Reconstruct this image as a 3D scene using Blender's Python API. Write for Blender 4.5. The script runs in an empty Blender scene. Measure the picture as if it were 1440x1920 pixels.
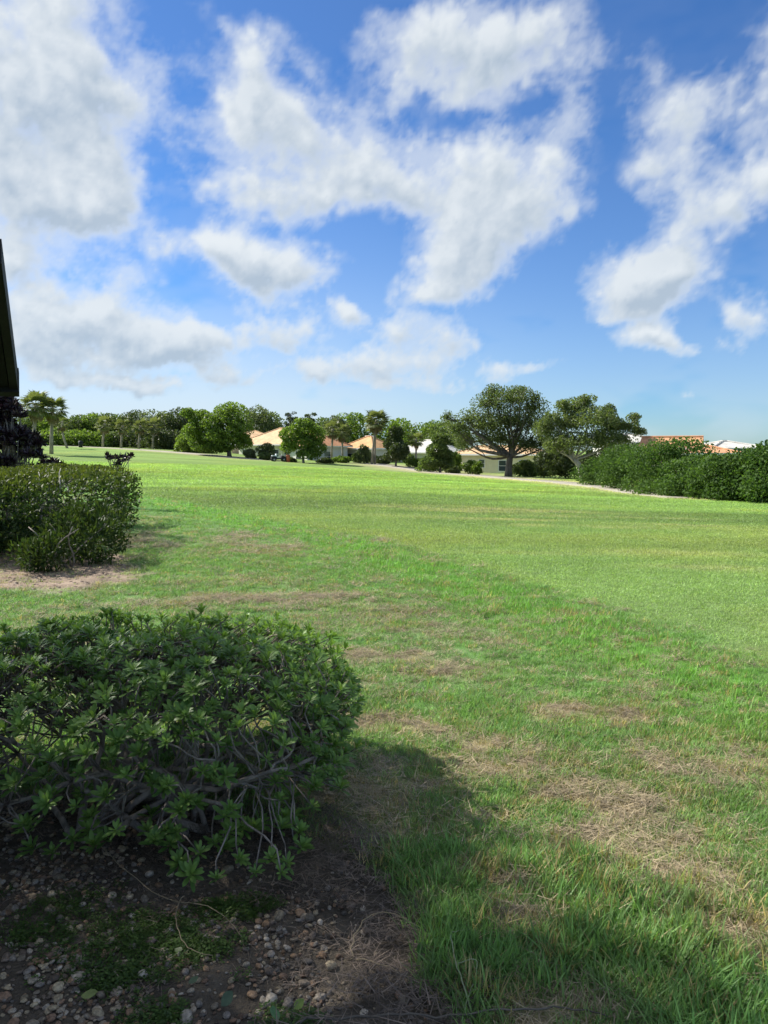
import bpy, math, random
import numpy as np
from mathutils import Vector, Matrix

# ------------------------------------------------------------------ camera, sky, sun, exposure
scene = bpy.context.scene
ROOT = scene.collection
F = 1443.0                      # focal length in photograph pixels (26 mm equivalent)
PITCH = math.radians(4.56)
CAM_Z = 1.6
cam_data = bpy.data.cameras.new('camera')
cam = bpy.data.objects.new('camera', cam_data)
ROOT.objects.link(cam)
cam_data.sensor_fit = 'VERTICAL'
cam_data.sensor_height = 34.6
cam_data.lens = 26.0
cam_data.clip_start = 0.05
cam_data.clip_end = 20000
cam.location = (0, 0, CAM_Z)
cam.rotation_euler = (math.pi / 2 - PITCH, 0, 0)
scene.camera = cam

SUN_AZ = math.radians(-64)      # left of the view direction
SUN_EL = math.radians(39)
TO_SUN = Vector((math.sin(SUN_AZ) * math.cos(SUN_EL), math.cos(SUN_AZ) * math.cos(SUN_EL), math.sin(SUN_EL)))
sun_data = bpy.data.lights.new('sun', 'SUN')
sun_data.energy = 3.1
sun_data.angle = math.radians(1.0)
sun_data.color = (1.0, 0.95, 0.86)
sun = bpy.data.objects.new('sun', sun_data)
ROOT.objects.link(sun)
sun.rotation_euler = (-TO_SUN).to_track_quat('-Z', 'Y').to_euler()

vs = scene.view_settings
vs.view_transform = 'Standard'
vs.look = 'None'
vs.gamma = 1.0
vs.use_curve_mapping = False
vs.exposure = 1.5
scene.cycles.max_bounces = 4
scene.cycles.diffuse_bounces = 2
scene.cycles.glossy_bounces = 2
scene.cycles.transmission_bounces = 3
scene.cycles.use_adaptive_sampling = True
scene.cycles.adaptive_threshold = 0.02
scene.cycles.transparent_max_bounces = 8
scene.cycles.use_denoising = True


def at(px, py, Y):
    """world point seen at a photograph pixel, at the distance Y ahead"""
    u = (px - 720) / F
    v = (960 - py) / F
    d = Vector((u, math.cos(PITCH) + v * math.sin(PITCH), -math.sin(PITCH) + v * math.cos(PITCH)))
    return Vector((0, 0, CAM_Z)) + d * (Y / d.y)


def gnd(px, py, z=0.0):
    u = (px - 720) / F
    v = (960 - py) / F
    d = Vector((u, math.cos(PITCH) + v * math.sin(PITCH), -math.sin(PITCH) + v * math.cos(PITCH)))
    t = (z - CAM_Z) / d.z
    return (d.x * t, d.y * t)


class NT:
    """small helper round a node tree"""
    def __init__(self, tree):
        self.t = tree
        self.n = tree.nodes
        self.l = tree.links

    def node(self, kind, **kw):
        n = self.n.new(kind)
        for k, v in kw.items():
            setattr(n, k, v)
        return n

    def put(self, sock, v):
        if hasattr(v, 'is_linked'):
            self.l.new(v, sock)
        elif v is not None:
            sock.default_value = v

    def math(self, op, a, b=None, c=None, clamp=False):
        n = self.node('ShaderNodeMath', operation=op, use_clamp=clamp)
        self.put(n.inputs[0], a)
        self.put(n.inputs[1], b)
        self.put(n.inputs[2], c)
        return n.outputs[0]

    def vmath(self, op, a, b=None, scale=None):
        n = self.node('ShaderNodeVectorMath', operation=op)
        self.put(n.inputs[0], a)
        self.put(n.inputs[1], b)
        if scale is not None:
            self.put(n.inputs['Scale'], scale)
        return n.outputs['Value'] if op in ('LENGTH', 'DOT_PRODUCT', 'DISTANCE') else n.outputs['Vector']

    def noise(self, vec, scale, detail=4, rough=0.5, dist=0.0, dims='3D'):
        n = self.node('ShaderNodeTexNoise', noise_dimensions=dims)
        self.put(n.inputs['Vector'], vec)
        n.inputs['Scale'].default_value = scale
        n.inputs['Detail'].default_value = detail
        n.inputs['Roughness'].default_value = rough
        n.inputs['Distortion'].default_value = dist
        return n.outputs['Fac']

    def ramp(self, v, a, b, c=0.0, d=1.0, smooth=True):
        n = self.node('ShaderNodeMapRange', interpolation_type='SMOOTHSTEP' if smooth else 'LINEAR')
        self.put(n.inputs['Value'], v)
        for k, x in zip(('From Min', 'From Max', 'To Min', 'To Max'), (a, b, c, d)):
            self.put(n.inputs[k], x)
        return n.outputs['Result']

    def mix(self, f, a, b, mode='MIX'):
        n = self.node('ShaderNodeMix', data_type='RGBA', blend_type=mode)
        self.put(n.inputs[0], f)
        self.put(n.inputs[6], a)
        self.put(n.inputs[7], b)
        return n.outputs[2]


def rgb(r, g, b):
    return (r, g, b, 1.0)


# ---- world: Nishita sky (the cumulus stand on their own dome further down)
world = bpy.data.worlds.new('World')
scene.world = world
world.use_nodes = True
W = NT(world.node_tree)
W.n.clear()
sky = W.node('ShaderNodeTexSky', sky_type='NISHITA', sun_disc=False, sun_elevation=SUN_EL, sun_rotation=SUN_AZ,
             air_density=1.0, dust_density=0.15, ozone_density=3.0, altitude=0.0)
sky_t = W.mix(1.0, sky.outputs[0], rgb(.50, .70, .97), 'MULTIPLY')
hs = W.node('ShaderNodeHueSaturation')
hs.inputs['Saturation'].default_value = 1.05
W.l.new(sky_t, hs.inputs['Color'])
bg = W.node('ShaderNodeBackground')
W.l.new(hs.outputs[0], bg.inputs[0])
bg.inputs[1].default_value = 0.052
wo = W.node('ShaderNodeOutputWorld')
W.l.new(bg.outputs[0], wo.inputs[0])
world.cycles.sampling_method = 'MANUAL'
world.cycles.sample_map_resolution = 256


def azel(px, py):
    d = (at(px, py, 10) - Vector((0, 0, CAM_Z))).normalized()
    return math.atan2(d.x, d.y), math.asin(d.z)


# ------------------------------------------------------------------ numpy noise
_rs = np.random.RandomState(7)
_perm = _rs.rand(256, 256)


def vnoise(x, y):
    xi = np.floor(x).astype(int)
    yi = np.floor(y).astype(int)
    fx = x - xi
    fy = y - yi
    fx = fx * fx * (3 - 2 * fx)
    fy = fy * fy * (3 - 2 * fy)
    a = _perm[xi & 255, yi & 255]
    b = _perm[(xi + 1) & 255, yi & 255]
    c = _perm[xi & 255, (yi + 1) & 255]
    d = _perm[(xi + 1) & 255, (yi + 1) & 255]
    return (a * (1 - fx) + b * fx) * (1 - fy) + (c * (1 - fx) + d * fx) * fy


def fbm(x, y, scale, octaves=4, rough=0.5):
    t = np.zeros_like(x, dtype=float)
    amp = 1.0
    tot = 0.0
    for k in range(octaves):
        t += amp * vnoise(x * scale + 17.3 * k, y * scale + 9.1 * k)
        tot += amp
        amp *= rough
        scale *= 2.03
    return t / tot


def sstep(a, b, v):
    t = np.clip((v - a) / (b - a), 0, 1)
    return t * t * (3 - 2 * t)


# ------------------------------------------------------------------ terrain
CTRL = [  # px, py, distance of ground points read off the photograph
    (1440, 946, 34), (1230, 927, 45), (953, 893, 80), (1090, 901, 70), (865, 888, 95), (697, 868, 108), (560, 864, 108),
    (430, 855, 110), (200, 839, 130), (100, 836, 120), (400, 900, 42), (720, 921, 35), (1100, 952, 28), (720, 1000, 15.2),
    (1000, 1000, 15.6), (300, 868, 75), (600, 878, 70), (830, 893, 70),
]
pts = [(*at(*c)[:2], at(*c)[2]) for c in CTRL]
pts += [(0, 0, 0), (-5, 0, 0), (5, 0, 0), (0, 6, 0), (-4, 8, 0), (4, 7, 0), (-6, 12, 0.0), (0, 11, 0), (5, 12, -.08), (-9, 20, .12), (0, -12, 0),
        (-15, 0, 0), (15, 0, -.2), (-60, 60, 1.4), (-75, 150, 2.6), (0, 170, .7), (70, 170, -.6), (60, 80, -1.0), (40, 25, -.8), (-40, 180, 2.4), (35, 140, -.9),
        (120, 120, -.8), (-120, 60, 1.0), (-60, -30, 0), (60, -30, -.3)]
pts = np.array(pts)
_K = np.sqrt(((pts[:, None, :2] - pts[None, :, :2]) ** 2).sum(-1) + 6.0)
_n = len(pts)
_A = np.zeros((_n + 3, _n + 3))
_A[:_n, :_n] = _K + np.eye(_n) * -0.5
_A[:_n, _n] = 1
_A[:_n, _n + 1:] = pts[:, :2] / 100
_A[_n:, :_n] = _A[:_n, _n:].T
_w = np.linalg.solve(_A, np.r_[pts[:, 2], 0, 0, 0])


def terr(x, y):
    x = np.atleast_1d(np.asarray(x, float))
    y = np.atleast_1d(np.asarray(y, float))
    out = np.zeros(x.shape)
    xf, yf = x.ravel(), y.ravel()
    res = np.zeros(xf.shape)
    for i in range(0, len(xf), 40000):
        xx, yy = xf[i:i + 40000], yf[i:i + 40000]
        r = np.hypot(xx, yy)
        s = np.minimum(1, 190 / np.maximum(r, 1e-6))
        xx, yy = xx * s, yy * s
        k = np.sqrt((xx[:, None] - pts[None, :, 0]) ** 2 + (yy[:, None] - pts[None, :, 1]) ** 2 + 6.0)
        z = k @ _w[:_n] + _w[_n] + (_w[_n + 1] * xx + _w[_n + 2] * yy) / 100
        near = sstep(3, 7, r)
        res[i:i + 40000] = z * near
    out = res.reshape(x.shape)
    return out


def tz(x, y):
    return float(terr(x, y)[0])


def dist_poly(x, y, line):
    """distance to a polyline"""
    d = np.full(x.shape, 1e9)
    for (a, b) in zip(line[:-1], line[1:]):
        ax, ay = a
        bx, by = b[0] - ax, b[1] - ay
        t = np.clip(((x - ax) * bx + (y - ay) * by) / (bx * bx + by * by), 0, 1)
        d = np.minimum(d, np.hypot(x - ax - t * bx, y - ay - t * by))
    return d


def inside(x, y, poly):
    c = np.zeros(x.shape, bool)
    n = len(poly)
    for i in range(n):
        x0, y0 = poly[i]
        x1, y1 = poly[(i + 1) % n]
        if y0 == y1:
            continue
        cond = ((y0 > y) != (y1 > y)) & (x < (x1 - x0) * (y - y0) / (y1 - y0) + x0)
        c ^= cond
    return c


def sdist(x, y, poly):
    d = dist_poly(x, y, poly + [poly[0]])
    return np.where(inside(x, y, poly), d, -d)


BED = [gnd(*p) for p in [(-900, 1470), (-300, 1470), (0, 1480), (150, 1490), (300, 1500), (560, 1530), (640, 1570), (720, 1630), (785, 1720), (800, 1800), (850, 1900)]]
BED += [(0.25, 1.1), (0.3, -2), (-9, -2)]
DIRT = [gnd(*p) for p in [(-260, 1020), (0, 1025), (120, 1030), (235, 1040), (262, 1062), (235, 1088), (170, 1112), (70, 1108), (0, 1098), (-260, 1080)]]
MOW = [(5.4, -6.0), (4.6, 1.0), (2.97, 5.75), (0, 13.9), (-8.6, 27), (-22, 45), (-48, 75), (-70, 100)]
PATH = [tuple(at(*p)[:2]) for p in [(700, 874, 106), (780, 884, 98), (860, 895, 84), (940, 902, 72), (1050, 911, 62), (1150, 920, 52), (1240, 929, 43), (1300, 935, 39)]]
PATH2 = [tuple(at(*p)[:2]) for p in [(60, 836, 122), (150, 838, 124), (250, 842, 120), (340, 848, 114), (430, 857, 106), (500, 860, 104)]]
# worn patches: px, py, half width across and along (m), strength
WORN = [(715, 1355, .30, .16, 1), (960, 1440, .22, .14, 1), (900, 1400, .25, .15, .8), (1065, 1335, .25, .15, .9), (1130, 1490, .34, .16, 1), (1060, 1500, .2, .1, .9),
        (1220, 1580, .36, .17, 1), (1300, 1650, .30, .14, 1.1), (1390, 1730, .26, .12, 1.1), (1460, 1790, .3, .14, 1), (960, 1650, .17, .09, 1), (985, 1740, .16, .09, .95),
        (1040, 1870, .2, .12, .9), (660, 1228, .35, .2, .8), (760, 1232, .3, .2, .7), (840, 1260, .35, .2, .7), (1180, 1340, .3, .18, .7), (1250, 1300, .3, .18, .6),
        (450, 1090, .9, .5, .6), (560, 1130, .8, .4, .55), (720, 1150, .7, .3, .6), (800, 1180, .8, .35, .6), (620, 1280, .25, .2, .8), (800, 1370, .22, .16, .7),
        (870, 1540, .2, .12, .9), (700, 1480, .25, .15, .9), (1010, 1420, .3, .14, .6), (1330, 1450, .3, .2, .5), (1190, 1520, .25, .12, .9), (320, 1130, .8, .4, .5), (1270, 1240, .5, .25, .5), (900, 1200, .6, .3, .4)]
WORN = [(*gnd(a, b), c * .9, d * .9, e * (.95 if b > 1200 else .5)) for a, b, c, d, e in WORN]
FADED = [(900, 947, 24, 3.5, 1.2, 1), (1050, 978, 17.6, 1.8, .45, 1), (960, 968, 19.5, 2.4, .5, .9), (1270, 970, 19, 1.2, .35, 1), (1330, 976, 18.0, 1.0, .25, .8), (1170, 958, 22, 2.2, .5, .8),
         (1000, 958, 21.5, 1.6, .5, .9), (870, 955, 22.5, 1.5, .5, .8), (1250, 1020, 12.5, 1.6, .4, .5), (1330, 1050, 10.8, 1.0, .3, .5), (1060, 1030, 12.2, 1.8, .3, .35), (780, 965, 20, 2.0, .6, .5),
         (860, 883, 92, 9, 8, 1.0), (800, 878, 100, 9, 6, .9), (740, 876, 100, 9, 5, .5), (840, 878, 97, 5, 5, 1)]
LUSH = [(1340, 1750, .45, .5, 1), (1200, 1780, .45, .3, 1), (1050, 1640, .35, .18, .8), (840, 1640, .28, .2, .9), (830, 1760, .25, .2, .9), (1350, 1880, .5, .3, 1), (900, 1850, .2, .15, .7), (1120, 1880, .25, .15, .8)]
LUSH = [(*gnd(a, b), c, d, e) for a, b, c, d, e in LUSH]


def lawn(x, y):
    """colour and cover of the ground: dict of arrays"""
    r = np.hypot(x, y)
    wob = (fbm(x, y, 2.2, 4) - .5)
    xl = np.interp(y, [p[1] for p in MOW], [p[0] for p in MOW])
    side = (x - xl) + (fbm(x, y, .9, 3) - .5) * .35 * np.clip(r / 8, .4, 3)
    fair = sstep(-.28, .28, side + (fbm(x, y, 4.0, 3) - .5) * .5)
    strip = np.exp(-((side + .85) / .75) ** 2) * (1 - fair) * sstep(1, 6, y + 2.0)
    # worn
    dry = np.zeros_like(x)
    wx, wy = x + (fbm(x + 40, y, 5, 3) - .5) * .35, y + (fbm(x, y + 50, 5, 3) - .5) * .35
    for cx, cy, a, b, s in WORN:
        dry = np.maximum(dry, s * np.exp(-(((wx - cx) / a) ** 2 + ((wy - cy) / b) ** 2)))
    n1 = fbm(x, y, 1.1, 5, .6)
    dry = np.maximum(dry, sstep(.56, .76, n1) * .5) * (1 - fair)
    dry = dry * (1 - .85 * strip)
    dry = dry * (.15 + 1.7 * fbm(x, y, 7, 4, .65))
    fade = np.zeros_like(x)
    for px_, py_, d_, a, b, s in FADED:
        cx, cy = at(px_, py_, d_)[:2]
        q = ((x - cx) / a) ** 2 + ((y - cy) / b) ** 2
        fade = np.maximum(fade, s * np.exp(-q))
    fade = fade * sstep(.32, .62, fbm(x * .5, y, 1.1, 4, .6) + .08)
    lush = np.zeros_like(x)
    for cx, cy, a, b, s in LUSH:
        lush = np.maximum(lush, s * np.exp(-(((wx - cx) / a) ** 2 + ((wy - cy) / b) ** 2)))
    lush = np.maximum(lush, strip)
    bed = sstep(-.06, .06, sdist(x, y, BED) + wob * .22)
    bed = np.where(r < 7, bed, 0)
    dirt = sstep(-.35, .25, sdist(x, y, DIRT) + wob * .9)
    dirt = np.where((r > 6) & (r < 16), dirt, 0)
    dp = np.minimum(dist_poly(x, y, PATH) / 1.0, dist_poly(x, y, PATH2) / 0.8)
    verge = np.exp(-(dp / np.interp(r, [25, 40, 80, 120], [1.2, 1.8, 4.2, 3.5])) ** 2) * (.55 + .8 * (fbm(x, y, .25, 3) - .2)) * sstep(24, 34, r)
    # colours
    n2 = fbm(x, y, .28, 4, .55)[..., None]
    n3 = fbm(x, y, 2.6, 4, .6)[..., None]
    rough = np.array([.080, .146, .045]) * (.72 + .56 * n3) + np.array([.022, .012, .0]) * (n2 - .5) * 2
    stripc = np.array([.080, .158, .034]) * (.8 + .4 * n3)
    col = rough * (1 - strip[..., None]) + stripc * strip[..., None]
    far = sstep(14, 60, r)[..., None]
    fw = np.array([.108, .160, .054]) * (1 - far) + np.array([.140, .212, .056]) * far
    streak = fbm(x * .16 + y * .02, y * .9 - x * .25, .55, 4, .55)[..., None]
    fw = fw * (.74 + .52 * streak) + np.array([.05, .02, .0]) * np.clip(n2 - .48, 0, 1) * 2.0
    bandn = sstep(.42, .60, fbm(x * .15, y * .35, .5, 3, .5))[..., None] * sstep(16, 24, r)[..., None]
    fw = fw * (1 - .30 * bandn * (1 - .5 * far))
    col = col * (1 - fair[..., None]) + fw * fair[..., None]
    tan = np.array([.235, .185, .105]) * (.75 + .5 * n3)
    col = col * (1 - np.clip(dry, 0, 1)[..., None] * .92) + tan * np.clip(dry, 0, 1)[..., None] * .92
    col = col * (1 - np.clip(fade, 0, 1)[..., None] * .6) + np.array([.25, .22, .12]) * np.clip(fade, 0, 1)[..., None] * .6
    v = np.clip(verge, 0, 1)[..., None]
    col = col * (1 - v) + np.array([.34, .29, .19]) * v
    dr = dirt[..., None]
    col = col * (1 - dr) + np.array([.20, .155, .115]) * (.55 + .9 * n3) * dr
    b = bed[..., None]
    col = col * (1 - b) + np.array([.068, .057, .044]) * (.6 + .8 * n3) * b
    return dict(col=np.clip(col * 1.42, 0.005, 1), dry=np.clip(dry, 0, 1), fair=fair, lush=lush, bed=bed, dirt=dirt, strip=strip, verge=np.clip(verge, 0, 1), fade=fade)


# ------------------------------------------------------------------ mesh helpers
def mesh_np(name, verts, faces, attrs=None, smooth=False, mat=None):
    """verts (n,3); faces: list of (m,k) int arrays; attrs: {name: (domain, type, array)}"""
    me = bpy.data.meshes.new(name)
    verts = np.asarray(verts, np.float32)
    me.vertices.add(len(verts))
    me.vertices.foreach_set('co', verts.ravel())
    if not isinstance(faces, list):
        faces = [faces]
    faces = [np.asarray(f, np.int32) for f in faces if len(f)]
    nl = sum(f.size for f in faces)
    nf = sum(len(f) for f in faces)
    if nf:
        me.loops.add(nl)
        me.polygons.add(nf)
        me.loops.foreach_set('vertex_index', np.concatenate([f.ravel() for f in faces]))
        sizes = np.concatenate([np.full(len(f), f.shape[1], np.int32) for f in faces])
        starts = np.r_[0, np.cumsum(sizes)[:-1]].astype(np.int32)
        me.polygons.foreach_set('loop_start', starts)
        if smooth:
            me.polygons.foreach_set('use_smooth', np.ones(nf, bool))
    for k, (dom, typ, arr) in (attrs or {}).items():
        a = me.attributes.new(k, typ, dom)
        fld = {'FLOAT': 'value', 'INT': 'value', 'FLOAT_VECTOR': 'vector', 'FLOAT_COLOR': 'color'}[typ]
        a.data.foreach_set(fld, np.ascontiguousarray(arr).ravel())
    me.update(calc_edges=True)
    if mat is not None:
        me.materials.append(mat)
    return me


def link(name, data, parent=None, loc=None, rot=None, scale=None):
    o = bpy.data.objects.new(name, data)
    ROOT.objects.link(o)
    if parent is not None:
        o.parent = parent
    if loc is not None:
        o.location = loc
    if rot is not None:
        o.rotation_euler = rot
    if scale is not None:
        o.scale = scale if hasattr(scale, '__len__') else (scale,) * 3
    return o


def tag(o, label=None, cat=None, group=None, kind=None):
    if label:
        o['label'] = label
    if cat:
        o['category'] = cat
    if group:
        o['group'] = group
    if kind:
        o['kind'] = kind
    return o


class MB:
    """collects simple shapes into one mesh"""
    def __init__(self):
        self.v = []
        self.f = []

    def add(self, verts, faces):
        b = len(self.v)
        self.v += [tuple(p) for p in verts]
        self.f += [tuple(i + b for i in q) for q in faces]

    def box(self, lo, hi, M=None):
        x0, y0, z0 = lo
        x1, y1, z1 = hi
        vs_ = [Vector(p) for p in ((x0, y0, z0), (x1, y0, z0), (x1, y1, z0), (x0, y1, z0), (x0, y0, z1), (x1, y0, z1), (x1, y1, z1), (x0, y1, z1))]
        if M is not None:
            vs_ = [M @ p for p in vs_]
        self.add(vs_, [(0, 3, 2, 1), (4, 5, 6, 7), (0, 1, 5, 4), (1, 2, 6, 5), (2, 3, 7, 6), (3, 0, 4, 7)])

    def tube(self, path, radii, n=6, cap=True):
        path = [Vector(p) for p in path]
        rings = []
        prev = None
        for i, p in enumerate(path):
            t = (path[min(i + 1, len(path) - 1)] - path[max(i - 1, 0)])
            if t.length < 1e-9:
                t = Vector((0, 0, 1))
            t.normalize()
            if prev is None:
                a = t.orthogonal().normalized()
            else:
                a = (prev - t * prev.dot(t))
                a = a.normalized() if a.length > 1e-6 else t.orthogonal().normalized()
            prev = a
            bb = t.cross(a)
            r = radii[i] if hasattr(radii, '__len__') else radii
            rings.append([p + (a * math.cos(2 * math.pi * k / n) + bb * math.sin(2 * math.pi * k / n)) * r for k in range(n)])
        vs_ = [q for ring in rings for q in ring]
        fs = []
        for i in range(len(rings) - 1):
            for k in range(n):
                fs.append((i * n + k, i * n + (k + 1) % n, (i + 1) * n + (k + 1) % n, (i + 1) * n + k))
        if cap:
            fs.append(tuple(range(n))[::-1])
            fs.append(tuple(range((len(rings) - 1) * n, len(rings) * n)))
        self.add(vs_, fs)

    def lathe(self, prof, n=12, centre=(0, 0, 0)):
        c = Vector(centre)
        vs_ = [c + Vector((r * math.cos(2 * math.pi * k / n), r * math.sin(2 * math.pi * k / n), z)) for r, z in prof for k in range(n)]
        fs = [(i * n + k, i * n + (k + 1) % n, (i + 1) * n + (k + 1) % n, (i + 1) * n + k) for i in range(len(prof) - 1) for k in range(n)]
        fs.append(tuple(range(n))[::-1])
        fs.append(tuple(range((len(prof) - 1) * n, len(prof) * n)))
        self.add(vs_, fs)

    def mesh(self, name, mat, smooth=False):
        me = bpy.data.meshes.new(name)
        me.from_pydata(self.v, [], self.f)
        if smooth:
            me.polygons.foreach_set('use_smooth', np.ones(len(me.polygons), bool))
        me.materials.append(mat)
        me.update()
        return me

    def build(self, name, mat, parent=None, smooth=False, **kw):
        return link(name, self.mesh(name, mat, smooth), parent, **kw)


# ------------------------------------------------------------------ materials
def new_mat(name):
    m = bpy.data.materials.new(name)
    m.use_nodes = True
    t = NT(m.node_tree)
    t.n.clear()
    out = t.node('ShaderNodeOutputMaterial')
    return m, t, out


def principled(t, out, col, rough=.8, bump=None, bump_s=.3, bump_d=.02, spec=.3):
    p = t.node('ShaderNodeBsdfPrincipled')
    t.put(p.inputs['Base Color'], col)
    t.put(p.inputs['Roughness'], rough)
    p.inputs['Specular IOR Level'].default_value = spec
    if bump is not None:
        b = t.node('ShaderNodeBump')
        b.inputs['Strength'].default_value = bump_s
        b.inputs['Distance'].default_value = bump_d
        t.put(b.inputs['Height'], bump)
        t.l.new(b.outputs[0], p.inputs['Normal'])
    t.l.new(p.outputs[0], out.inputs[0])
    return p


def simple(name, c, rough=.8, var=.25, scale=6.0, bump_s=.25, bump_d=.01, spec=.3):
    """a plain colour with some blotching and fine relief"""
    m, t, out = new_mat(name)
    co = t.node('ShaderNodeTexCoord').outputs['Object']
    n = t.noise(co, scale, 6, .6)
    n2 = t.noise(co, scale * 7, 4, .6)
    f = t.math('ADD', t.math('MULTIPLY', n, .7), t.math('MULTIPLY', n2, .3))
    col = t.mix(t.ramp(f, .3, .7), rgb(*[x * (1 - var) for x in c]), rgb(*[min(1, x * (1 + var)) for x in c]))
    principled(t, out, col, rough, n2, bump_s, bump_d, spec)
    return m


def leaf_mat(name, c_lo, c_hi, trans=.35, rough=.45, spec=.35, tcol=None, odd=None, odd_f=.03):
    """leaf colour runs from c_lo to c_hi with the per-leaf attribute tint"""
    m, t, out = new_mat(name)
    a = t.node('ShaderNodeAttribute', attribute_name='tint')
    col = t.mix(a.outputs['Fac'], rgb(*c_lo), rgb(*c_hi))
    if odd is not None:
        col = t.mix(t.math('GREATER_THAN', a.outputs['Fac'], 1 - odd_f), col, rgb(*odd))
    inf = t.node('ShaderNodeObjectInfo').outputs['Random']
    col = t.mix(t.math('MULTIPLY', inf, .35), col, rgb(*[x * .55 for x in c_lo]))
    p = t.node('ShaderNodeBsdfPrincipled')
    t.put(p.inputs['Base Color'], col)
    p.inputs['Roughness'].default_value = rough
    p.inputs['Specular IOR Level'].default_value = spec
    tr = t.node('ShaderNodeBsdfTranslucent')
    t.put(tr.inputs[0], t.mix(1.0, col, rgb(*(tcol or (1.25, 1.35, .6))), 'MULTIPLY'))
    mx = t.node('ShaderNodeMixShader')
    mx.inputs[0].default_value = trans
    t.l.new(p.outputs[0], mx.inputs[1])
    t.l.new(tr.outputs[0], mx.inputs[2])
    t.l.new(mx.outputs[0], out.inputs[0])
    return m


def bark_mat(name, c, var=.4, scale=9.0):
    m, t, out = new_mat(name)
    co = t.node('ShaderNodeTexCoord').outputs['Object']
    v = t.vmath('MULTIPLY', co, (1, 1, .3))
    n = t.noise(v, scale, 7, .65)
    li = t.ramp(t.noise(co, scale * .7, 4, .6), .58, .7)
    col = t.mix(t.ramp(n, .3, .7), rgb(*[x * (1 - var) for x in c]), rgb(*[x * (1 + var) for x in c]))
    col = t.mix(t.math('MULTIPLY', li, .35), col, rgb(.30, .31, .28))
    principled(t, out, col, .9, n, .6, .02, .2)
    return m


def grass_mat(name, trans=.45):
    m, t, out = new_mat(name)
    a = t.node('ShaderNodeAttribute', attribute_name='gcol', attribute_type='INSTANCER')
    b = t.node('ShaderNodeAttribute', attribute_name='tint')
    sc = t.node('ShaderNodeVectorMath', operation='SCALE')
    t.l.new(a.outputs['Color'], sc.inputs[0])
    t.put(sc.inputs['Scale'], t.ramp(b.outputs['Fac'], 0, 1, .70, 1.45, smooth=False))
    d = t.node('ShaderNodeBsdfPrincipled')
    t.l.new(sc.outputs[0], d.inputs['Base Color'])
    d.inputs['Roughness'].default_value = .5
    d.inputs['Specular IOR Level'].default_value = .3
    tr = t.node('ShaderNodeBsdfTranslucent')
    t.put(tr.inputs[0], t.mix(1.0, sc.outputs[0], rgb(1.25, 1.3, .7), 'MULTIPLY'))
    mx = t.node('ShaderNodeMixShader')
    mx.inputs[0].default_value = trans
    t.l.new(d.outputs[0], mx.inputs[1])
    t.l.new(tr.outputs[0], mx.inputs[2])
    t.l.new(mx.outputs[0], out.inputs[0])
    return m


M = {}
# ground: vertex colour of the turf and soil with fine grain and relief
m, t, out = new_mat('turf_and_soil')
a = t.node('ShaderNodeAttribute', attribute_name='gcol')
pos = t.node('ShaderNodeNewGeometry').outputs['Position']
g1 = t.noise(pos, 55, 2, .7)
g2 = t.noise(pos, 6, 4, .65)
fac = t.math('ADD', t.math('MULTIPLY', g1, 1.0), t.math('MULTIPLY', g2, 1.0))
sc = t.node('ShaderNodeVectorMath', operation='SCALE')
t.l.new(a.outputs['Color'], sc.inputs[0])
t.put(sc.inputs['Scale'], t.ramp(fac, .65, 1.35, .62, 1.38, smooth=False))
principled(t, out, sc.outputs[0], .95, g1, .7, .02, .1)
M['ground'] = m
M['grass'] = grass_mat('grass_blade', .42)
M['thatch'] = grass_mat('dry_thatch', .15)
M['path'] = simple('worn_concrete_path', (.34, .31, .25), .9, .18, .6)
M['oak_bark'] = bark_mat('oak_bark', (.13, .115, .095), .4, 3)
M['pale_bark'] = bark_mat('pale_bark', (.34, .32, .28), .3, 4)
M['palm_bark'] = bark_mat('palm_trunk', (.30, .26, .21), .35, 5)
M['shrub_bark'] = bark_mat('shrub_bark', (.24, .205, .175), .45, 22)
M['oak_leaf'] = leaf_mat('live_oak_leaf', (.085, .118, .046), (.19, .235, .095), .48, .5)
M['bright_leaf'] = leaf_mat('bright_leaf', (.085, .140, .028), (.225, .315, .062), .46, .5)
M['mid_leaf'] = leaf_mat('mid_green_leaf', (.072, .112, .038), (.175, .230, .075), .44, .5)
M['grey_leaf'] = leaf_mat('grey_green_leaf', (.085, .115, .055), (.19, .225, .105), .44, .55)
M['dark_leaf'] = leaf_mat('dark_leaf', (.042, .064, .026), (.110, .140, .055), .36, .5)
M['seagrape_leaf'] = leaf_mat('broad_hedge_leaf', (.055, .108, .026), (.115, .195, .048), .40, .6, .15)
M['palm_leaf'] = leaf_mat('palm_frond', (.105, .130, .055), (.235, .255, .115), .44, .5)
M['dead_frond'] = leaf_mat('dead_frond', (.16, .12, .07), (.26, .20, .12), .2, .8)
M['hedge_leaf'] = leaf_mat('clipped_hedge_leaf', (.028, .058, .016), (.135, .160, .030), .32, .55, .2)
M['purple_leaf'] = leaf_mat('purple_black_leaf', (.012, .007, .011), (.045, .026, .035), .12, .3, .5, (1.2, .8, .9))
M['bush_leaf'] = leaf_mat('rosette_leaf', (.085, .175, .040), (.230, .360, .085), .34, .45, .3, None, (.5, .33, .03), .012)
M['loose_leaf'] = leaf_mat('loose_shrub_leaf', (.030, .062, .018), (.085, .135, .035), .3, .5, .3)
M['weed_leaf'] = leaf_mat('weed_leaf', (.035, .075, .014), (.085, .15, .025), .3, .5)

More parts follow.
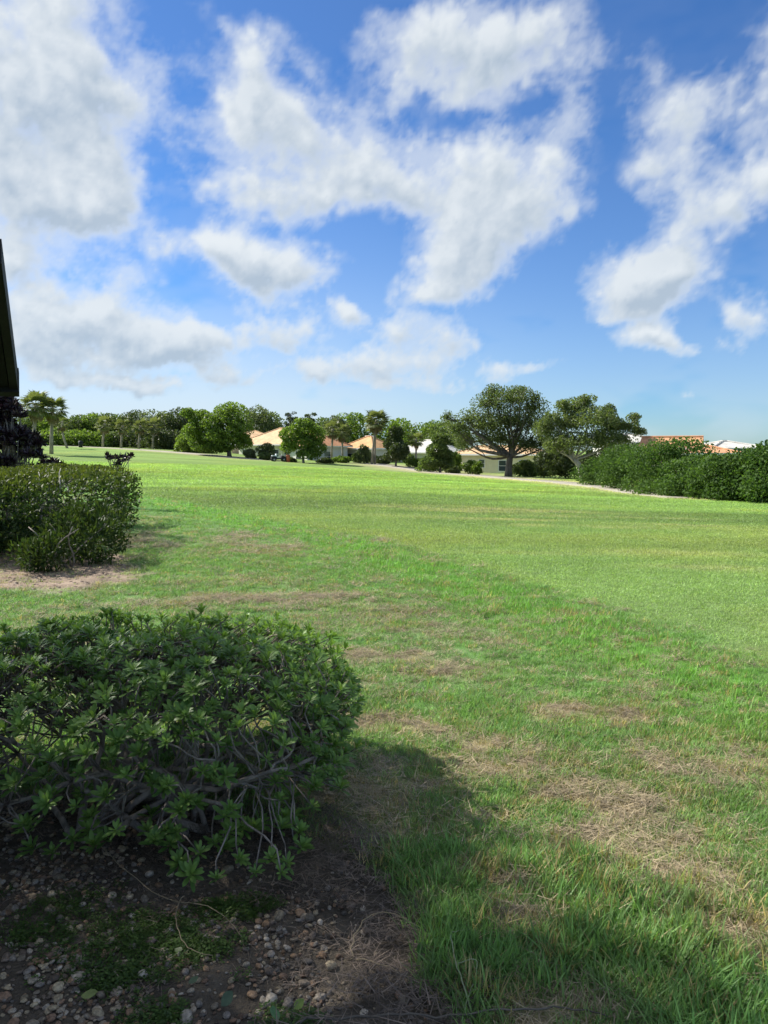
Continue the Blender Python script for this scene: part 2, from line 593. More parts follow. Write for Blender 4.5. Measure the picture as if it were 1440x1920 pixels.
# ------------------------------------------------------------------ ground sheet
def build_ground():
    rad = [0.0]
    r = 0.9
    while r < 260:
        rad.append(r)
        r *= 1.0135
    rad += [300, 400, 600, 1000, 2000, 5000]
    rad = np.array(rad)
    fine_a = np.radians(np.arange(-38, 38.01, .17))
    coarse = np.radians(np.arange(41, 320, 4.0))
    ang = np.r_[fine_a, coarse]
    nr, na = len(rad), len(ang)
    A, R = np.meshgrid(ang, rad[1:])
    X, Y = np.sin(A) * R, np.cos(A) * R
    L = lawn(X, Y)
    Z = terr(X, Y)
    micro = (fbm(X, Y, 3.0, 4) - .5) * .035 * sstep(40, 8, R)
    Z = Z + micro - .03 * L['bed'] * sstep(7, 5, R)
    v = np.c_[X.ravel(), Y.ravel(), Z.ravel()]
    v = np.r_[[[0, 0, 0]], v]
    col = np.r_[L['col'].reshape(-1, 3)[:1], L['col'].reshape(-1, 3)]
    col = np.c_[col, np.ones(len(col))]
    i = np.arange(nr - 2)[:, None] * na + 1
    j = np.arange(na)[None, :]
    jn = (j + 1) % na
    q = np.stack([i + j, i + na + j, i + na + jn, i + jn], -1).reshape(-1, 4)
    tri = np.stack([np.zeros(na, int), 1 + np.arange(na), 1 + (np.arange(na) + 1) % na], -1)
    me = mesh_np('ground', v, [tri[:, ::-1], q[:, ::-1]], {'gcol': ('POINT', 'FLOAT_COLOR', col.astype(np.float32))}, True, M['ground'])
    # make sure that it faces up
    if me.polygons[len(tri)].normal.z < 0:
        me.flip_normals()
    o = link('ground', me)
    tag(o, kind='structure', label='golf course lawn with mown fairway, rough grass and bare beds')
    return o


build_ground()


def build_path(name, line, half, label):
    pts_ = []
    for (a, b) in zip(line[:-1], line[1:]):
        for k in range(8):
            f = k / 8
            pts_.append((a[0] + (b[0] - a[0]) * f, a[1] + (b[1] - a[1]) * f))
    pts_.append(line[-1])
    v, f = [], []
    for i, (x, y) in enumerate(pts_):
        x0, y0 = pts_[max(0, i - 1)]
        x1, y1 = pts_[min(len(pts_) - 1, i + 1)]
        d = Vector((x1 - x0, y1 - y0)).normalized()
        for s in (-1, -.9, 0, .9, 1):
            p = (x - d.y * half * s, y + d.x * half * s)
            v.append((p[0], p[1], tz(*p) + (.05 if abs(s) < 1 else -.05)))
        if i:
            for c in range(4):
                f.append(((i - 1) * 5 + c, (i - 1) * 5 + c + 1, i * 5 + c + 1, i * 5 + c))
    me = mesh_np(name, v, np.array(f), mat=M['path'])
    if me.polygons[1].normal.z < 0:
        me.flip_normals()
    o = link(name, me)
    tag(o, kind='structure', label=label)


build_path('path', PATH, 1.5, 'pale cart path curving along the right edge of the fairway')
build_path('path', PATH2, 1.3, 'pale cart path below the palms at the far left')

# ------------------------------------------------------------------ cumulus on a far dome
# centre and half size of the cloud bodies (angles, written in photograph pixels), weight, softness of the body
CLOUDS = [
    (70, 110, 230, 170, 1.0), (30, 330, 200, 150, 1.0), (150, 250, 90, 200, .5), (110, 400, 150, 60, .7),
    (470, 150, 85, 110, .72), (540, 240, 110, 110, .8), (430, 250, 70, 60, .5), (560, 350, 150, 60, .85), (420, 340, 90, 30, .5), (660, 290, 90, 80, .7), (430, 80, 30, 50, .4),
    (760, 330, 130, 80, .85), (900, 340, 140, 90, .85), (1020, 370, 100, 90, .75), (900, 430, 120, 80, .85), (860, 490, 100, 80, .8), (800, 545, 80, 42, .85), (930, 250, 40, 50, .4), (1060, 250, 50, 80, .42),
    (450, 480, 95, 75, 1.0), (540, 510, 110, 70, 1.0), (410, 450, 50, 50, .9),
    (60, 600, 140, 90, .9), (190, 600, 130, 70, .95), (280, 640, 120, 60, .9), (30, 490, 90, 60, .8), (120, 680, 200, 40, .7),
    (320, 450, 45, 40, .6), (250, 520, 70, 45, .5), (210, 380, 60, 45, .5),
    (520, 620, 120, 50, .8), (400, 660, 80, 45, .6),
    (650, 590, 42, 36, .9), (760, 620, 85, 48, .9), (690, 680, 110, 45, .8), (800, 680, 90, 35, .6), (620, 700, 80, 30, .5),
    (780, 60, 110, 90, .62), (900, 60, 130, 90, .8), (1000, 50, 100, 70, .6), (740, 180, 70, 60, .45), (880, 150, 120, 50, .5), (1130, 110, 120, 50, .25),
    (1205, 540, 100, 70, 1.2), (1265, 520, 100, 70, 1.1), (1200, 590, 60, 28, .8), (1300, 440, 80, 60, .7), (1340, 360, 110, 60, .7), (1420, 300, 80, 60, .6), (1230, 330, 60, 40, .55),
    (1260, 190, 90, 70, .42), (1330, 210, 90, 80, .38), (1240, 260, 70, 50, .4), (1210, 640, 60, 36, 1.1), (1270, 655, 50, 22, .6), (1405, 600, 60, 44, .9), (1350, 650, 50, 20, .35),
    (940, 700, 70, 30, .6), (1010, 690, 50, 26, .5), (1100, 690, 60, 20, .3), (300, 720, 300, 22, .45), (900, 735, 160, 16, .35), (1330, 700, 120, 16, .22), (1280, 740, 30, 8, .4),
    (330, 640, 110, 50, .9), (430, 700, 90, 30, .7), (560, 690, 60, 40, .7), (850, 640, 60, 45, .6), (740, 720, 150, 24, .6), (180, 720, 220, 28, .7), (60, 650, 120, 50, .6),
]
C_F = 1443.0


def cloud_fields(U, V):
    """cover, greyness at angular position (pixels: U right, V up)"""
    lw = np.exp(-np.maximum(V, 0) / 260)
    fr = 1 + .9 * lw

    def nz(du, dv, sc, oc, ro):      # finer towards the horizon
        return (1 - lw) * fbm(U + du, V + dv, sc, oc, ro) + lw * fbm(U * 1.9 + du, V * 2.1 + dv, sc, oc, ro)
    w1 = nz(900, 300, 1 / 120, 5, .55) - .5
    w2 = nz(100, 700, 1 / 120, 5, .55) - .5
    Uw, Vw = U + w1 * 130 / fr, V + w2 * 120 / fr
    den = np.zeros_like(U)
    low = np.zeros_like(U)
    for (cx, cy, rx, ry, s) in ALL_CLOUDS:
        sel = (np.abs(U - cx) < rx * 2.2 + 90) & (np.abs(V - cy) < ry * 2.2 + 90)
        if not sel.any():
            continue
        dx, dy = (Uw[sel] - cx) / rx, (Vw[sel] - cy) / ry
        b = s * np.exp(-1.75 * (dx * dx + dy * dy))
        den[sel] = den[sel] + b - .35 * den[sel] * b
        low[sel] = np.maximum(low[sel], b * sstep(.35, -1.0, dy))
    n = nz(0, 0, 1 / 80, 6, .58) - .5
    n2 = nz(50, 20, 1 / 24, 5, .6) - .5
    n = n + .45 * (np.abs(nz(400, 0, 1 / 45, 4, .6) - .5) * 2 - .25)
    return den + n * 1.15 * sstep(.02, .4, den) + n2 * .42 * sstep(.02, .3, den), low, den


ALL_CLOUDS = []
for (cx, cy, rx, ry, s) in CLOUDS:
    a0, e0 = azel(cx, cy)
    k = (1 + ((cx - 720) / F) ** 2) ** -.5
    ALL_CLOUDS.append((a0 * math.cos(e0) * C_F, e0 * C_F, rx * k * .95, ry * .92, s))
_cr = random.Random(5)
for _ in range(330):                       # the same kind of broken cloud all round and overhead
    a0, e0 = _cr.uniform(-math.pi, math.pi), _cr.uniform(.04, 1.5)
    if abs(a0) < .56 and e0 < .62:
        continue
    u0, v0 = a0 * math.cos(e0) * C_F, e0 * C_F
    us, vs_ = SUN_AZ * math.cos(SUN_EL) * C_F, SUN_EL * C_F
    if math.hypot(u0 - us, v0 - vs_) < 330:  # the sun stands in a clear gap
        continue
    g = _cr.uniform(90, 230) * (.5 + .5 * min(1, e0 / .4))
    ALL_CLOUDS.append((u0, v0, g, g * _cr.uniform(.45, .8), _cr.uniform(.5, 1)))


def build_clouds():
    az_ = np.radians(np.r_[np.arange(-180, -40, 2.0), np.arange(-40, 40, .17), np.arange(40, 180.1, 2.0)])
    el_ = np.radians(np.r_[np.arange(-1, 36, .17), np.arange(36, 90.1, 2.0)])
    A, E_ = np.meshgrid(az_, el_)
    U, V = A * np.cos(E_) * C_F, E_ * C_F
    den, low, body = cloud_fields(U, V)
    alpha = sstep(.04, .90, den)
    tex = fbm(U * 1.0 + V * .35, V * 1.3 - U * .2, 1 / 55, 6, .66)
    veil = .60 * sstep(.0, .85, body + 1.3 * (tex - .5)) * sstep(.03, .22, body)
    veil = np.maximum(veil, (.03 + (.25 + .60 * sstep(420, -350, U)) * np.exp(-(np.maximum(V - 20, 0) / 190) ** 1.5)) * sstep(.35, .6, fbm(U + 31, V * 2.2, 1 / 170, 4, .55) + .08))
    alpha = np.maximum(alpha, veil)
    s = Vector((-.6, .8)) * 26
    d2, _, _ = cloud_fields(U + s.x, V + s.y)
    lit = np.clip(.5 + (den - d2) * 1.3, 0, 1)
    grey = np.clip(.75 * low + .70 * (1 - lit) * sstep(.3, .9, den) + .5 * (fbm(U, V, 1 / 160, 3) - .45), 0, 1) * sstep(.3, .9, den)
    us, vs_ = SUN_AZ * math.cos(SUN_EL) * C_F, SUN_EL * C_F
    alpha *= sstep(120, 260, np.hypot(U - us, V - vs_))
    alpha = alpha * .96 * sstep(-5, 30, V)
    c1, c2 = np.array([.300, .317, .328]), np.array([.165, .198, .235])
    col = c1 + (c2 - c1) * grey[..., None]
    hz = np.exp(-np.maximum(V, 0) / 90)[..., None] * .5
    col = col * (1 - hz) + np.array([.155, .225, .30]) * hz
    R = 9000
    v = np.stack([np.sin(A) * np.cos(E_) * R, np.cos(A) * np.cos(E_) * R, np.sin(E_) * R], -1).reshape(-1, 3)
    na, ne = len(az_), len(el_)
    i = np.arange(ne - 1)[:, None] * na
    j = np.arange(na - 1)[None, :]
    q = np.stack([i + j, i + j + 1, i + na + j + 1, i + na + j], -1).reshape(-1, 4)
    keep = alpha.ravel()[q].max(1) > .004          # no mesh where the sky is clear
    q = q[keep]
    m, t, out = new_mat('cloud')
    a = t.node('ShaderNodeAttribute', attribute_name='cloud')
    em = t.node('ShaderNodeEmission')
    t.l.new(a.outputs['Color'], em.inputs[0])
    tr = t.node('ShaderNodeBsdfTransparent')
    mx = t.node('ShaderNodeMixShader')
    t.l.new(a.outputs['Alpha'], mx.inputs[0])
    t.l.new(tr.outputs[0], mx.inputs[1])
    t.l.new(em.outputs[0], mx.inputs[2])
    t.l.new(mx.outputs[0], out.inputs[0])
    m.cycles.emission_sampling = 'NONE'
    col4 = np.c_[col.reshape(-1, 3), alpha.ravel()].astype(np.float32)
    me = mesh_np('sky', v, [q], {'cloud': ('POINT', 'FLOAT_COLOR', col4)}, True, m)
    tag(link('sky', me), kind='structure', label='broken white cumulus clouds across the blue sky')


build_clouds()

# ------------------------------------------------------------------ scattering (uncountable cover only)
def scatter(name, P, rot, scl, idx, variants, col, label, cat_kind='stuff'):
    n = len(P)
    attrs = {'rot': ('POINT', 'FLOAT_VECTOR', rot.astype(np.float32)), 'scl': ('POINT', 'FLOAT_VECTOR', scl.astype(np.float32)),
             'idx': ('POINT', 'INT', idx.astype(np.int32)), 'gcol': ('POINT', 'FLOAT_COLOR', np.c_[col, np.ones(n)].astype(np.float32))}
    me = mesh_np(name, P, [], attrs)
    o = link(name, me)
    ng = bpy.data.node_groups.new(name, 'GeometryNodeTree')
    ng.interface.new_socket('Geometry', in_out='INPUT', socket_type='NodeSocketGeometry')
    ng.interface.new_socket('Geometry', in_out='OUTPUT', socket_type='NodeSocketGeometry')
    gi, go = ng.nodes.new('NodeGroupInput'), ng.nodes.new('NodeGroupOutput')

    def attr(nm, ty):
        a = ng.nodes.new('GeometryNodeInputNamedAttribute')
        a.data_type = ty
        a.inputs[0].default_value = nm
        return a.outputs[0]
    ro, sc_, ix = attr('rot', 'FLOAT_VECTOR'), attr('scl', 'FLOAT_VECTOR'), attr('idx', 'INT')
    e2r = ng.nodes.new('FunctionNodeEulerToRotation')
    ng.links.new(ro, e2r.inputs[0])
    join = ng.nodes.new('GeometryNodeJoinGeometry')
    for k, me_k in enumerate(variants):
        src = bpy.data.objects.new(name + '_piece', me_k)
        oi = ng.nodes.new('GeometryNodeObjectInfo')
        oi.inputs['Object'].default_value = src
        oi.inputs['As Instance'].default_value = True
        cmp_ = ng.nodes.new('FunctionNodeCompare')
        cmp_.data_type = 'INT'
        cmp_.operation = 'EQUAL'
        ng.links.new(ix, cmp_.inputs[2])
        cmp_.inputs[3].default_value = k
        ip = ng.nodes.new('GeometryNodeInstanceOnPoints')
        ng.links.new(gi.outputs[0], ip.inputs['Points'])
        ng.links.new(cmp_.outputs[0], ip.inputs['Selection'])
        ng.links.new(oi.outputs['Geometry'], ip.inputs['Instance'])
        ng.links.new(e2r.outputs[0], ip.inputs['Rotation'])
        ng.links.new(sc_, ip.inputs['Scale'])
        ng.links.new(ip.outputs[0], join.inputs[0])
    ng.links.new(join.outputs[0], go.inputs[0])
    md = o.modifiers.new('scatter', 'NODES')
    md.node_group = ng
    tag(o, label, None, None, cat_kind)
    return o


def tuft_mesh(name, seed, n, length, width, spread, lean, mat, segs=3, flat=False):
    """a clump of bent blades"""
    r = np.random.RandomState(seed)
    V, Q, T, tint = [], [], [], []
    for b in range(n):
        L = length * r.uniform(.45, 1.15)
        w = width * r.uniform(.7, 1.3)
        a = r.uniform(0, 2 * np.pi)
        rr = spread * math.sqrt(r.rand())
        ba = r.uniform(0, 2 * np.pi)
        base = np.array([rr * math.cos(ba), rr * math.sin(ba), 0.0])
        if flat:
            base[2] = r.uniform(0, length * .25)
        d = np.array([math.cos(a), math.sin(a), 0])
        side = np.array([-d[1], d[0], 0])
        th = (r.uniform(.05, .35) + lean * r.rand()) if not flat else r.uniform(1.2, 1.6)
        bend = r.uniform(.1, .8) * (1 if not flat else .3)
        p = base.copy()
        i0 = len(V)
        for s in range(segs + 1):
            f = s / segs
            ww = w * (1 - f ** 1.6) * .5
            if s < segs:
                V += [p - side * ww, p + side * ww]
            else:
                V += [p]
            ang = th + bend * f
            p = p + (d * math.sin(ang) + np.array([0, 0, math.cos(ang)])) * L / segs
        for s in range(segs - 1):
            k = i0 + 2 * s
            Q.append((k, k + 1, k + 3, k + 2))
        k = i0 + 2 * (segs - 1)
        T.append((k, k + 1, k + 2))
        tv = r.rand()
        tint += [tv] * (2 * segs + 1)
    return mesh_np(name, np.array(V), [np.array(Q), np.array(T)] if Q else [np.array(T)], {'tint': ('POINT', 'FLOAT', np.array(tint, np.float32))}, False, mat)


rs = np.random.RandomState(11)


def wedge(n, r0, r1, half=.60, logu=False):
    a = rs.uniform(-half, half, n)
    u = rs.rand(n)
    r = r0 * (r1 / r0) ** u if logu else np.sqrt(r0 * r0 + u * (r1 * r1 - r0 * r0))
    return np.sin(a) * r, np.cos(a) * r, r


def build_grass():
    tall = [tuft_mesh('grass_clump', 20 + k, 24, .048, .0042, .055, .7, M['grass']) for k in range(4)]
    lushm = [tuft_mesh('lush_clump', 40 + k, 18, .085, .0058, .06, .5, M['grass']) for k in range(3)]
    thatch = [tuft_mesh('thatch_clump', 60 + k, 22, .085, .0032, .07, 0, M['thatch'], 2, True) for k in range(3)]
    short = [tuft_mesh('turf_clump', 80 + k, 30, .026, .0042, .07, .7, M['grass'], 2) for k in range(3)]
    # --- rough
    xs, ys = [], []
    for n, a, b in ((27000, 1.25, 5.0), (46000, 5.0, 13.0)):
        x, y, r = wedge(n, a, b)
        xs.append(x)
        ys.append(y)
    x, y, r = wedge(34000, 13, 42, logu=True)
    xs.append(x)
    ys.append(y)
    x, y = np.concatenate(xs), np.concatenate(ys)
    r = np.hypot(x, y)
    L = lawn(x, y)
    cover = (1 - L['bed']) * (1 - L['dirt'] * .93) * (1 - L['fair'])
    cover *= np.clip(1.1 - 1.05 * L['dry'], .06, 1)
    patch = .45 + .75 * sstep(.36, .6, fbm(x, y, 3.3, 3, .6))
    keep = rs.rand(len(x)) < cover * patch
    x, y, r = x[keep], y[keep], r[keep]
    L = {k: v[keep] for k, v in L.items()}
    n = len(x)
    lush = L['lush'] * (.6 + .8 * rs.rand(n)) * (1 - .55 * L['strip'])
    idx = np.where(rs.rand(n) < sstep(.35, .8, lush) * .75, 4 + rs.randint(0, 3, n), rs.randint(0, 4, n))
    s = rs.uniform(.6, 1.15, n) * (1 + .25 * lush) * np.clip(r / 6, 1, 3.2) ** .45
    s *= np.where(L['dry'] > .35, .75, 1)
    hz = s * np.where(r > 8, .85, 1.0)
    col = L['col'] * 1.0
    g = np.array([.080, .147, .042]) * (1 - L['strip'][:, None]) + np.array([.088, .186, .036]) * L['strip'][:, None]
    col = col * .35 + g * .65
    yel = rs.rand(n)[:, None]
    col = np.where(yel < .10, np.array([.20, .17, .075]) * (.8 + .4 * rs.rand(n))[:, None], col)
    col = np.where((rs.rand(n) < L['dry'] * .6)[:, None], np.array([.22, .175, .095]), col)
    col = col * rs.uniform(.78, 1.28, n)[:, None] * 1.75
    z = terr(x, y) + (fbm(x, y, 3.0, 4) - .5) * .035 * sstep(40, 8, r) - .004
    rot = np.c_[rs.uniform(-.18, .18, n), rs.uniform(-.18, .18, n), rs.uniform(0, 6.28, n)]
    scatter('grass', np.c_[x, y, z], rot, np.c_[s, s, hz], idx, tall + lushm, col, 'uneven rough grass of the lawn in front of the fairway')
    # --- dry thatch in worn patches and along the bed
    x, y, r = wedge(26000, 1.25, 8.5)
    x2, y2, r2 = wedge(15000, 8.5, 16)
    x, y = np.r_[x, x2], np.r_[y, y2]
    r = np.hypot(x, y)
    L = lawn(x, y)
    edge = np.exp(-((sdist(x, y, BED) - .12) / .28) ** 2) * (r < 6)
    pr = np.clip(L['dry'] * 1.2 + .16, 0, 1) * (1 - L['fair']) * (1 - L['bed']) * (1 - L['dirt']) + edge * .45
    keep = rs.rand(len(x)) < pr
    x, y, r, edge = x[keep], y[keep], r[keep], edge[keep]
    n = len(x)
    s = rs.uniform(.5, 1.1, n) * np.clip(r / 6, 1, 2)
    col = np.array([.31, .25, .16]) * rs.uniform(.5, 1.35, n)[:, None]
    col = np.where((sdist(x, y, BED) > -.12)[:, None], np.array([.13, .10, .078]) * rs.uniform(.5, 1.5, n)[:, None], col)
    z = terr(x, y) + (fbm(x, y, 3.0, 4) - .5) * .035 * sstep(40, 8, r)
    rot = np.c_[rs.uniform(-.12, .12, n), rs.uniform(-.12, .12, n), rs.uniform(0, 6.28, n)]
    scatter('thatch', np.c_[x, y, z + .002], rot, np.c_[s, s, s * .8], rs.randint(0, 3, n), thatch, col, 'dead straw coloured grass lying in the worn patches')
    # --- short fairway turf
    x, y, r = wedge(52000, 5, 20, .56)
    x2, y2, r2 = wedge(40000, 20, 75, .56, logu=True)
    x, y = np.r_[x, x2], np.r_[y, y2]
    r = np.hypot(x, y)
    L = lawn(x, y)
    keep = rs.rand(len(x)) < L['fair'] * (1 - .7 * np.clip(L['fade'], 0, 1)) * (1 - L['verge'])
    x, y, r = x[keep], y[keep], r[keep]
    n = len(x)
    col = L['col'][keep] * rs.uniform(.8, 1.3, n)[:, None] * 1.6
    s = rs.uniform(.7, 1.2, n) * np.clip(r / 8, 1, 6) ** .75
    z = terr(x, y) + (fbm(x, y, 3.0, 4) - .5) * .035 * sstep(40, 8, r) - .002
    rot = np.c_[np.zeros(n), np.zeros(n), rs.uniform(0, 6.28, n)]
    scatter('fairway_turf', np.c_[x, y, z], rot, np.c_[s * 1.5, s * 1.5, s * .9], rs.randint(0, 3, n), short, col, 'short mown turf of the fairway')


build_grass()


def pebble_mesh(seed, mat):
    r = np.random.RandomState(seed)
    import bmesh
    bm = bmesh.new()
    bmesh.ops.create_icosphere(bm, subdivisions=2, radius=1)
    ax = r.uniform(.7, 1.2, 3)
    ax[2] *= .65
    cuts = [(Vector(r.normal(size=3)).normalized(), r.uniform(.6, .9)) for _ in range(5)]
    for v in bm.verts:
        p = v.co.copy()
        for nrm, d in cuts:
            e = p.dot(nrm) - d
            if e > 0:
                p -= nrm * e * .8
        v.co = Vector((p.x * ax[0], p.y * ax[1], p.z * ax[2]))
    me = bpy.data.meshes.new('pebble')
    bm.to_mesh(me)
    bm.free()
    me.polygons.foreach_set('use_smooth', np.ones(len(me.polygons), bool))
    me.materials.append(mat)
    return me


def build_bed():
    m, t, out = new_mat('river_pebble')
    a = t.node('ShaderNodeAttribute', attribute_name='gcol', attribute_type='INSTANCER')
    co = t.node('ShaderNodeTexCoord').outputs['Object']
    n = t.noise(co, 2.2, 4, .6)
    sc = t.node('ShaderNodeVectorMath', operation='SCALE')
    t.l.new(a.outputs['Color'], sc.inputs[0])
    t.put(sc.inputs['Scale'], t.ramp(n, .3, .7, .65, 1.3))
    principled(t, out, sc.outputs[0], .65, n, .3, .2, .35)
    M['pebble'] = m
    peb = [pebble_mesh(k, m) for k in range(6)]
    x = rs.uniform(-3.2, .45, 60000)
    y = rs.uniform(.9, 4.2, 60000)
    d = sdist(x, y, BED)
    cx, cy = gnd(120, 1860)
    dens = .10 + .95 * np.exp(-(((x - cx) / .85) ** 2 + ((y - cy) / .42) ** 2)) + .30 * sstep(-.5, -1.2, x)
    dens *= (.35 + 1.0 * sstep(.4, .6, fbm(x, y, 3.5, 3)))
    gx, gy = gnd(700, 1780)
    dens *= 1 - .9 * np.exp(-(((x - gx) / .22) ** 2 + ((y - gy) / .2) ** 2))
    keep = (d > .03) & (rs.rand(len(x)) < dens * .95)
    x, y = x[keep], y[keep]
    n = len(x)
    s = np.exp(rs.normal(math.log(.0070), .45, n))
    s = np.clip(s, .004, .026)
    pal = np.array([[.40, .35, .28], [.30, .20, .14], [.50, .46, .40], [.26, .24, .22], [.36, .24, .15], [.44, .38, .27], [.20, .16, .13]])
    col = pal[rs.randint(0, len(pal), n)] * rs.uniform(.35, .95, n)[:, None] * np.array([1.0, .93, .84])
    z = terr(x, y) + (fbm(x, y, 3.0, 4) - .5) * .035 - .03 + s * .35
    rot = np.c_[rs.uniform(-.5, .5, n), rs.uniform(-.5, .5, n), rs.uniform(0, 6.28, n)]
    scatter('gravel', np.c_[x, y, z], rot, np.c_[s, s, s], rs.randint(0, 6, n), peb, col, 'rounded brown and white river pebbles in the planting bed')
    # bark crumbs and straw lying on the soil
    straw = [tuft_mesh('straw_clump', 160 + k, 20, .06, .0022, .08, 0, M['thatch'], 2, True) for k in range(3)]
    crumb = [pebble_mesh(30 + k, M['thatch']) for k in range(3)]
    x = rs.uniform(-3.2, .45, 9000)
    y = rs.uniform(.9, 4.2, 9000)
    d = sdist(x, y, BED)
    pr = .26 + .3 * np.exp(-((d - .2) / .4) ** 2)
    keep = (d > 0) & (rs.rand(len(x)) < pr)
    x, y = x[keep], y[keep]
    n = len(x)
    idx = np.where(rs.rand(n) < .24, rs.randint(0, 3, n), 3 + rs.randint(0, 3, n))
    s = np.where(idx < 3, rs.uniform(.5, 1.2, n), rs.uniform(.004, .012, n))
    col = np.array([.115, .09, .07]) * rs.uniform(.35, 2.0, n)[:, None]
    z = terr(x, y) + (fbm(x, y, 3.0, 4) - .5) * .035 - .028
    rot = np.c_[rs.uniform(-.1, .1, n), rs.uniform(-.1, .1, n), rs.uniform(0, 6.28, n)]
    scatter('mulch', np.c_[x, y, z], rot, np.c_[s, s * np.where(idx < 3, 1, .6), s * np.where(idx < 3, .6, .5)], idx, straw + crumb, col, 'dark crumbly mulch and straw on the planting bed soil')
    # bits of twig and dead leaf on the bare soil round the hedge
    x = rs.uniform(-9, -2.4, 9000)
    y = rs.uniform(7.5, 14, 9000)
    L = lawn(x, y)
    keep = rs.rand(len(x)) < L['dirt'] * .55
    x, y = x[keep], y[keep]
    n = len(x)
    idx = np.where(rs.rand(n) < .5, rs.randint(0, 3, n), 3 + rs.randint(0, 3, n))
    s = np.where(idx < 3, rs.uniform(.8, 1.5, n), rs.uniform(.008, .03, n))
    col = np.array([.15, .10, .075]) * rs.uniform(.3, 2.0, n)[:, None]
    z = terr(x, y) + (fbm(x, y, 3.0, 4) - .5) * .035
    rot = np.c_[rs.uniform(-.1, .1, n), rs.uniform(-.1, .1, n), rs.uniform(0, 6.28, n)]
    scatter('leaf_litter', np.c_[x, y, z], rot, np.c_[s, s, s * .5], idx, straw + crumb, col, 'reddish brown leaf litter on the bare soil under the clipped hedge')
    # low weeds creeping over the gravel
    V, T, ti = [], [], []
    r = np.random.RandomState(3)
    for b in range(34):
        a, rr = r.uniform(0, 6.28), .05 * math.sqrt(r.rand())
        c = np.array([rr * math.cos(a), rr * math.sin(a), r.uniform(.004, .035)])
        a2 = r.uniform(0, 6.28)
        dd = np.array([math.cos(a2), math.sin(a2), r.uniform(-.2, .5)]) * r.uniform(.006, .013)
        sd = np.array([-math.sin(a2), math.cos(a2), r.uniform(-.3, .3)]) * r.uniform(.003, .006)
        k = len(V)
        V += [c - dd * .6, c + sd, c + dd, c - sd]
        T += [(k, k + 1, k + 2), (k, k + 2, k + 3)]
        ti += [r.rand()] * 4
    weed = mesh_np('weed_clump', np.array(V), [np.array(T)], {'tint': ('POINT', 'FLOAT', np.array(ti, np.float32))}, False, M['weed_leaf'])
    P = []
    for px_, py_, a, b, c in ((270, 1750, .20, .13, 260), (230, 1815, .12, .06, 90), (110, 1690, .16, .10, 60), (420, 1690, .10, .06, 60), (480, 1690, .08, .06, 40), (290, 1890, .09, .05, 60), (540, 1900, .08, .04, 40), (60, 1740, .14, .05, 40), (360, 1760, .1, .06, 60)):
        gx, gy = gnd(px_, py_)
        for _ in range(c):
            P.append((gx + rs.normal() * a * .6, gy + rs.normal() * b * .6))
    P = np.array(P)
    x, y = P[:, 0], P[:, 1]
    n = len(x)
    z = terr(x, y) + (fbm(x, y, 3.0, 4) - .5) * .035 - .03
    s = rs.uniform(.4, .75, n)
    scatter('weeds', np.c_[x, y, z], np.c_[np.zeros(n), np.zeros(n), rs.uniform(0, 6.28, n)], np.c_[s, s, s], np.zeros(n), [weed], np.ones((n, 3)), 'low green weeds creeping over the gravel')


build_bed()
# ------------------------------------------------------------------ leaves
def leaf_cloud(P, D, length, width, seed, fold=.0, jitter=.6, tint=None):
    """rhombic leaves at the points P, pointing roughly along D. returns verts, quads, tint"""
    r = np.random.RandomState(seed)
    n = len(P)
    d = D + r.normal(size=(n, 3)) * jitter
    d /= np.linalg.norm(d, axis=1)[:, None] + 1e-9
    a = r.normal(size=(n, 3))
    s = np.cross(d, a)
    s /= np.linalg.norm(s, axis=1)[:, None] + 1e-9
    u = np.cross(s, d)
    L = (length * r.uniform(.65, 1.3, n))[:, None]
    w = (width * r.uniform(.7, 1.3, n))[:, None]
    v0 = P - d * L * .5
    v1 = P + s * w * .5 + u * w * fold
    v2 = P + d * L * .5
    v3 = P - s * w * .5 + u * w * fold
    V = np.stack([v0, v1, v2, v3], 1).reshape(-1, 3)
    Q = np.arange(n * 4).reshape(-1, 4)
    ti = r.rand(n) if tint is None else tint
    return V, Q, np.repeat(ti, 4)


def leaf_obj(name, P, D, length, width, seed, mat, parent=None, fold=.12, jitter=.6, tint=None, kind=None):
    V, Q, ti = leaf_cloud(P, D, length, width, seed, fold, jitter, tint)
    tris = np.concatenate([Q[:, [0, 1, 2]], Q[:, [0, 2, 3]]])
    me = mesh_np(name, V, [tris], {'tint': ('POINT', 'FLOAT', ti.astype(np.float32))}, False, mat)
    o = link(name, me, parent)
    if kind:
        o['kind'] = kind
    return o


def curve_pts(a, b, r, n=6, wob=.1, sag=0.0):
    a, b = Vector(a), Vector(b)
    L = (b - a).length
    o1 = Vector([r.uniform(-1, 1) for _ in range(3)]) * wob * L
    o2 = Vector([r.uniform(-1, 1) for _ in range(3)]) * wob * L
    out = []
    for i in range(n + 1):
        f = i / n
        p = a.lerp(b, f) + o1 * math.sin(math.pi * f) + o2 * math.sin(2 * math.pi * f) * .6
        p.z -= sag * L * math.sin(math.pi * f)
        out.append(p)
    return out


def empty(name, loc=(0, 0, 0), rz=0):
    o = bpy.data.objects.new(name, None)
    ROOT.objects.link(o)
    o.location = loc
    o.rotation_euler = (0, 0, rz)
    return o


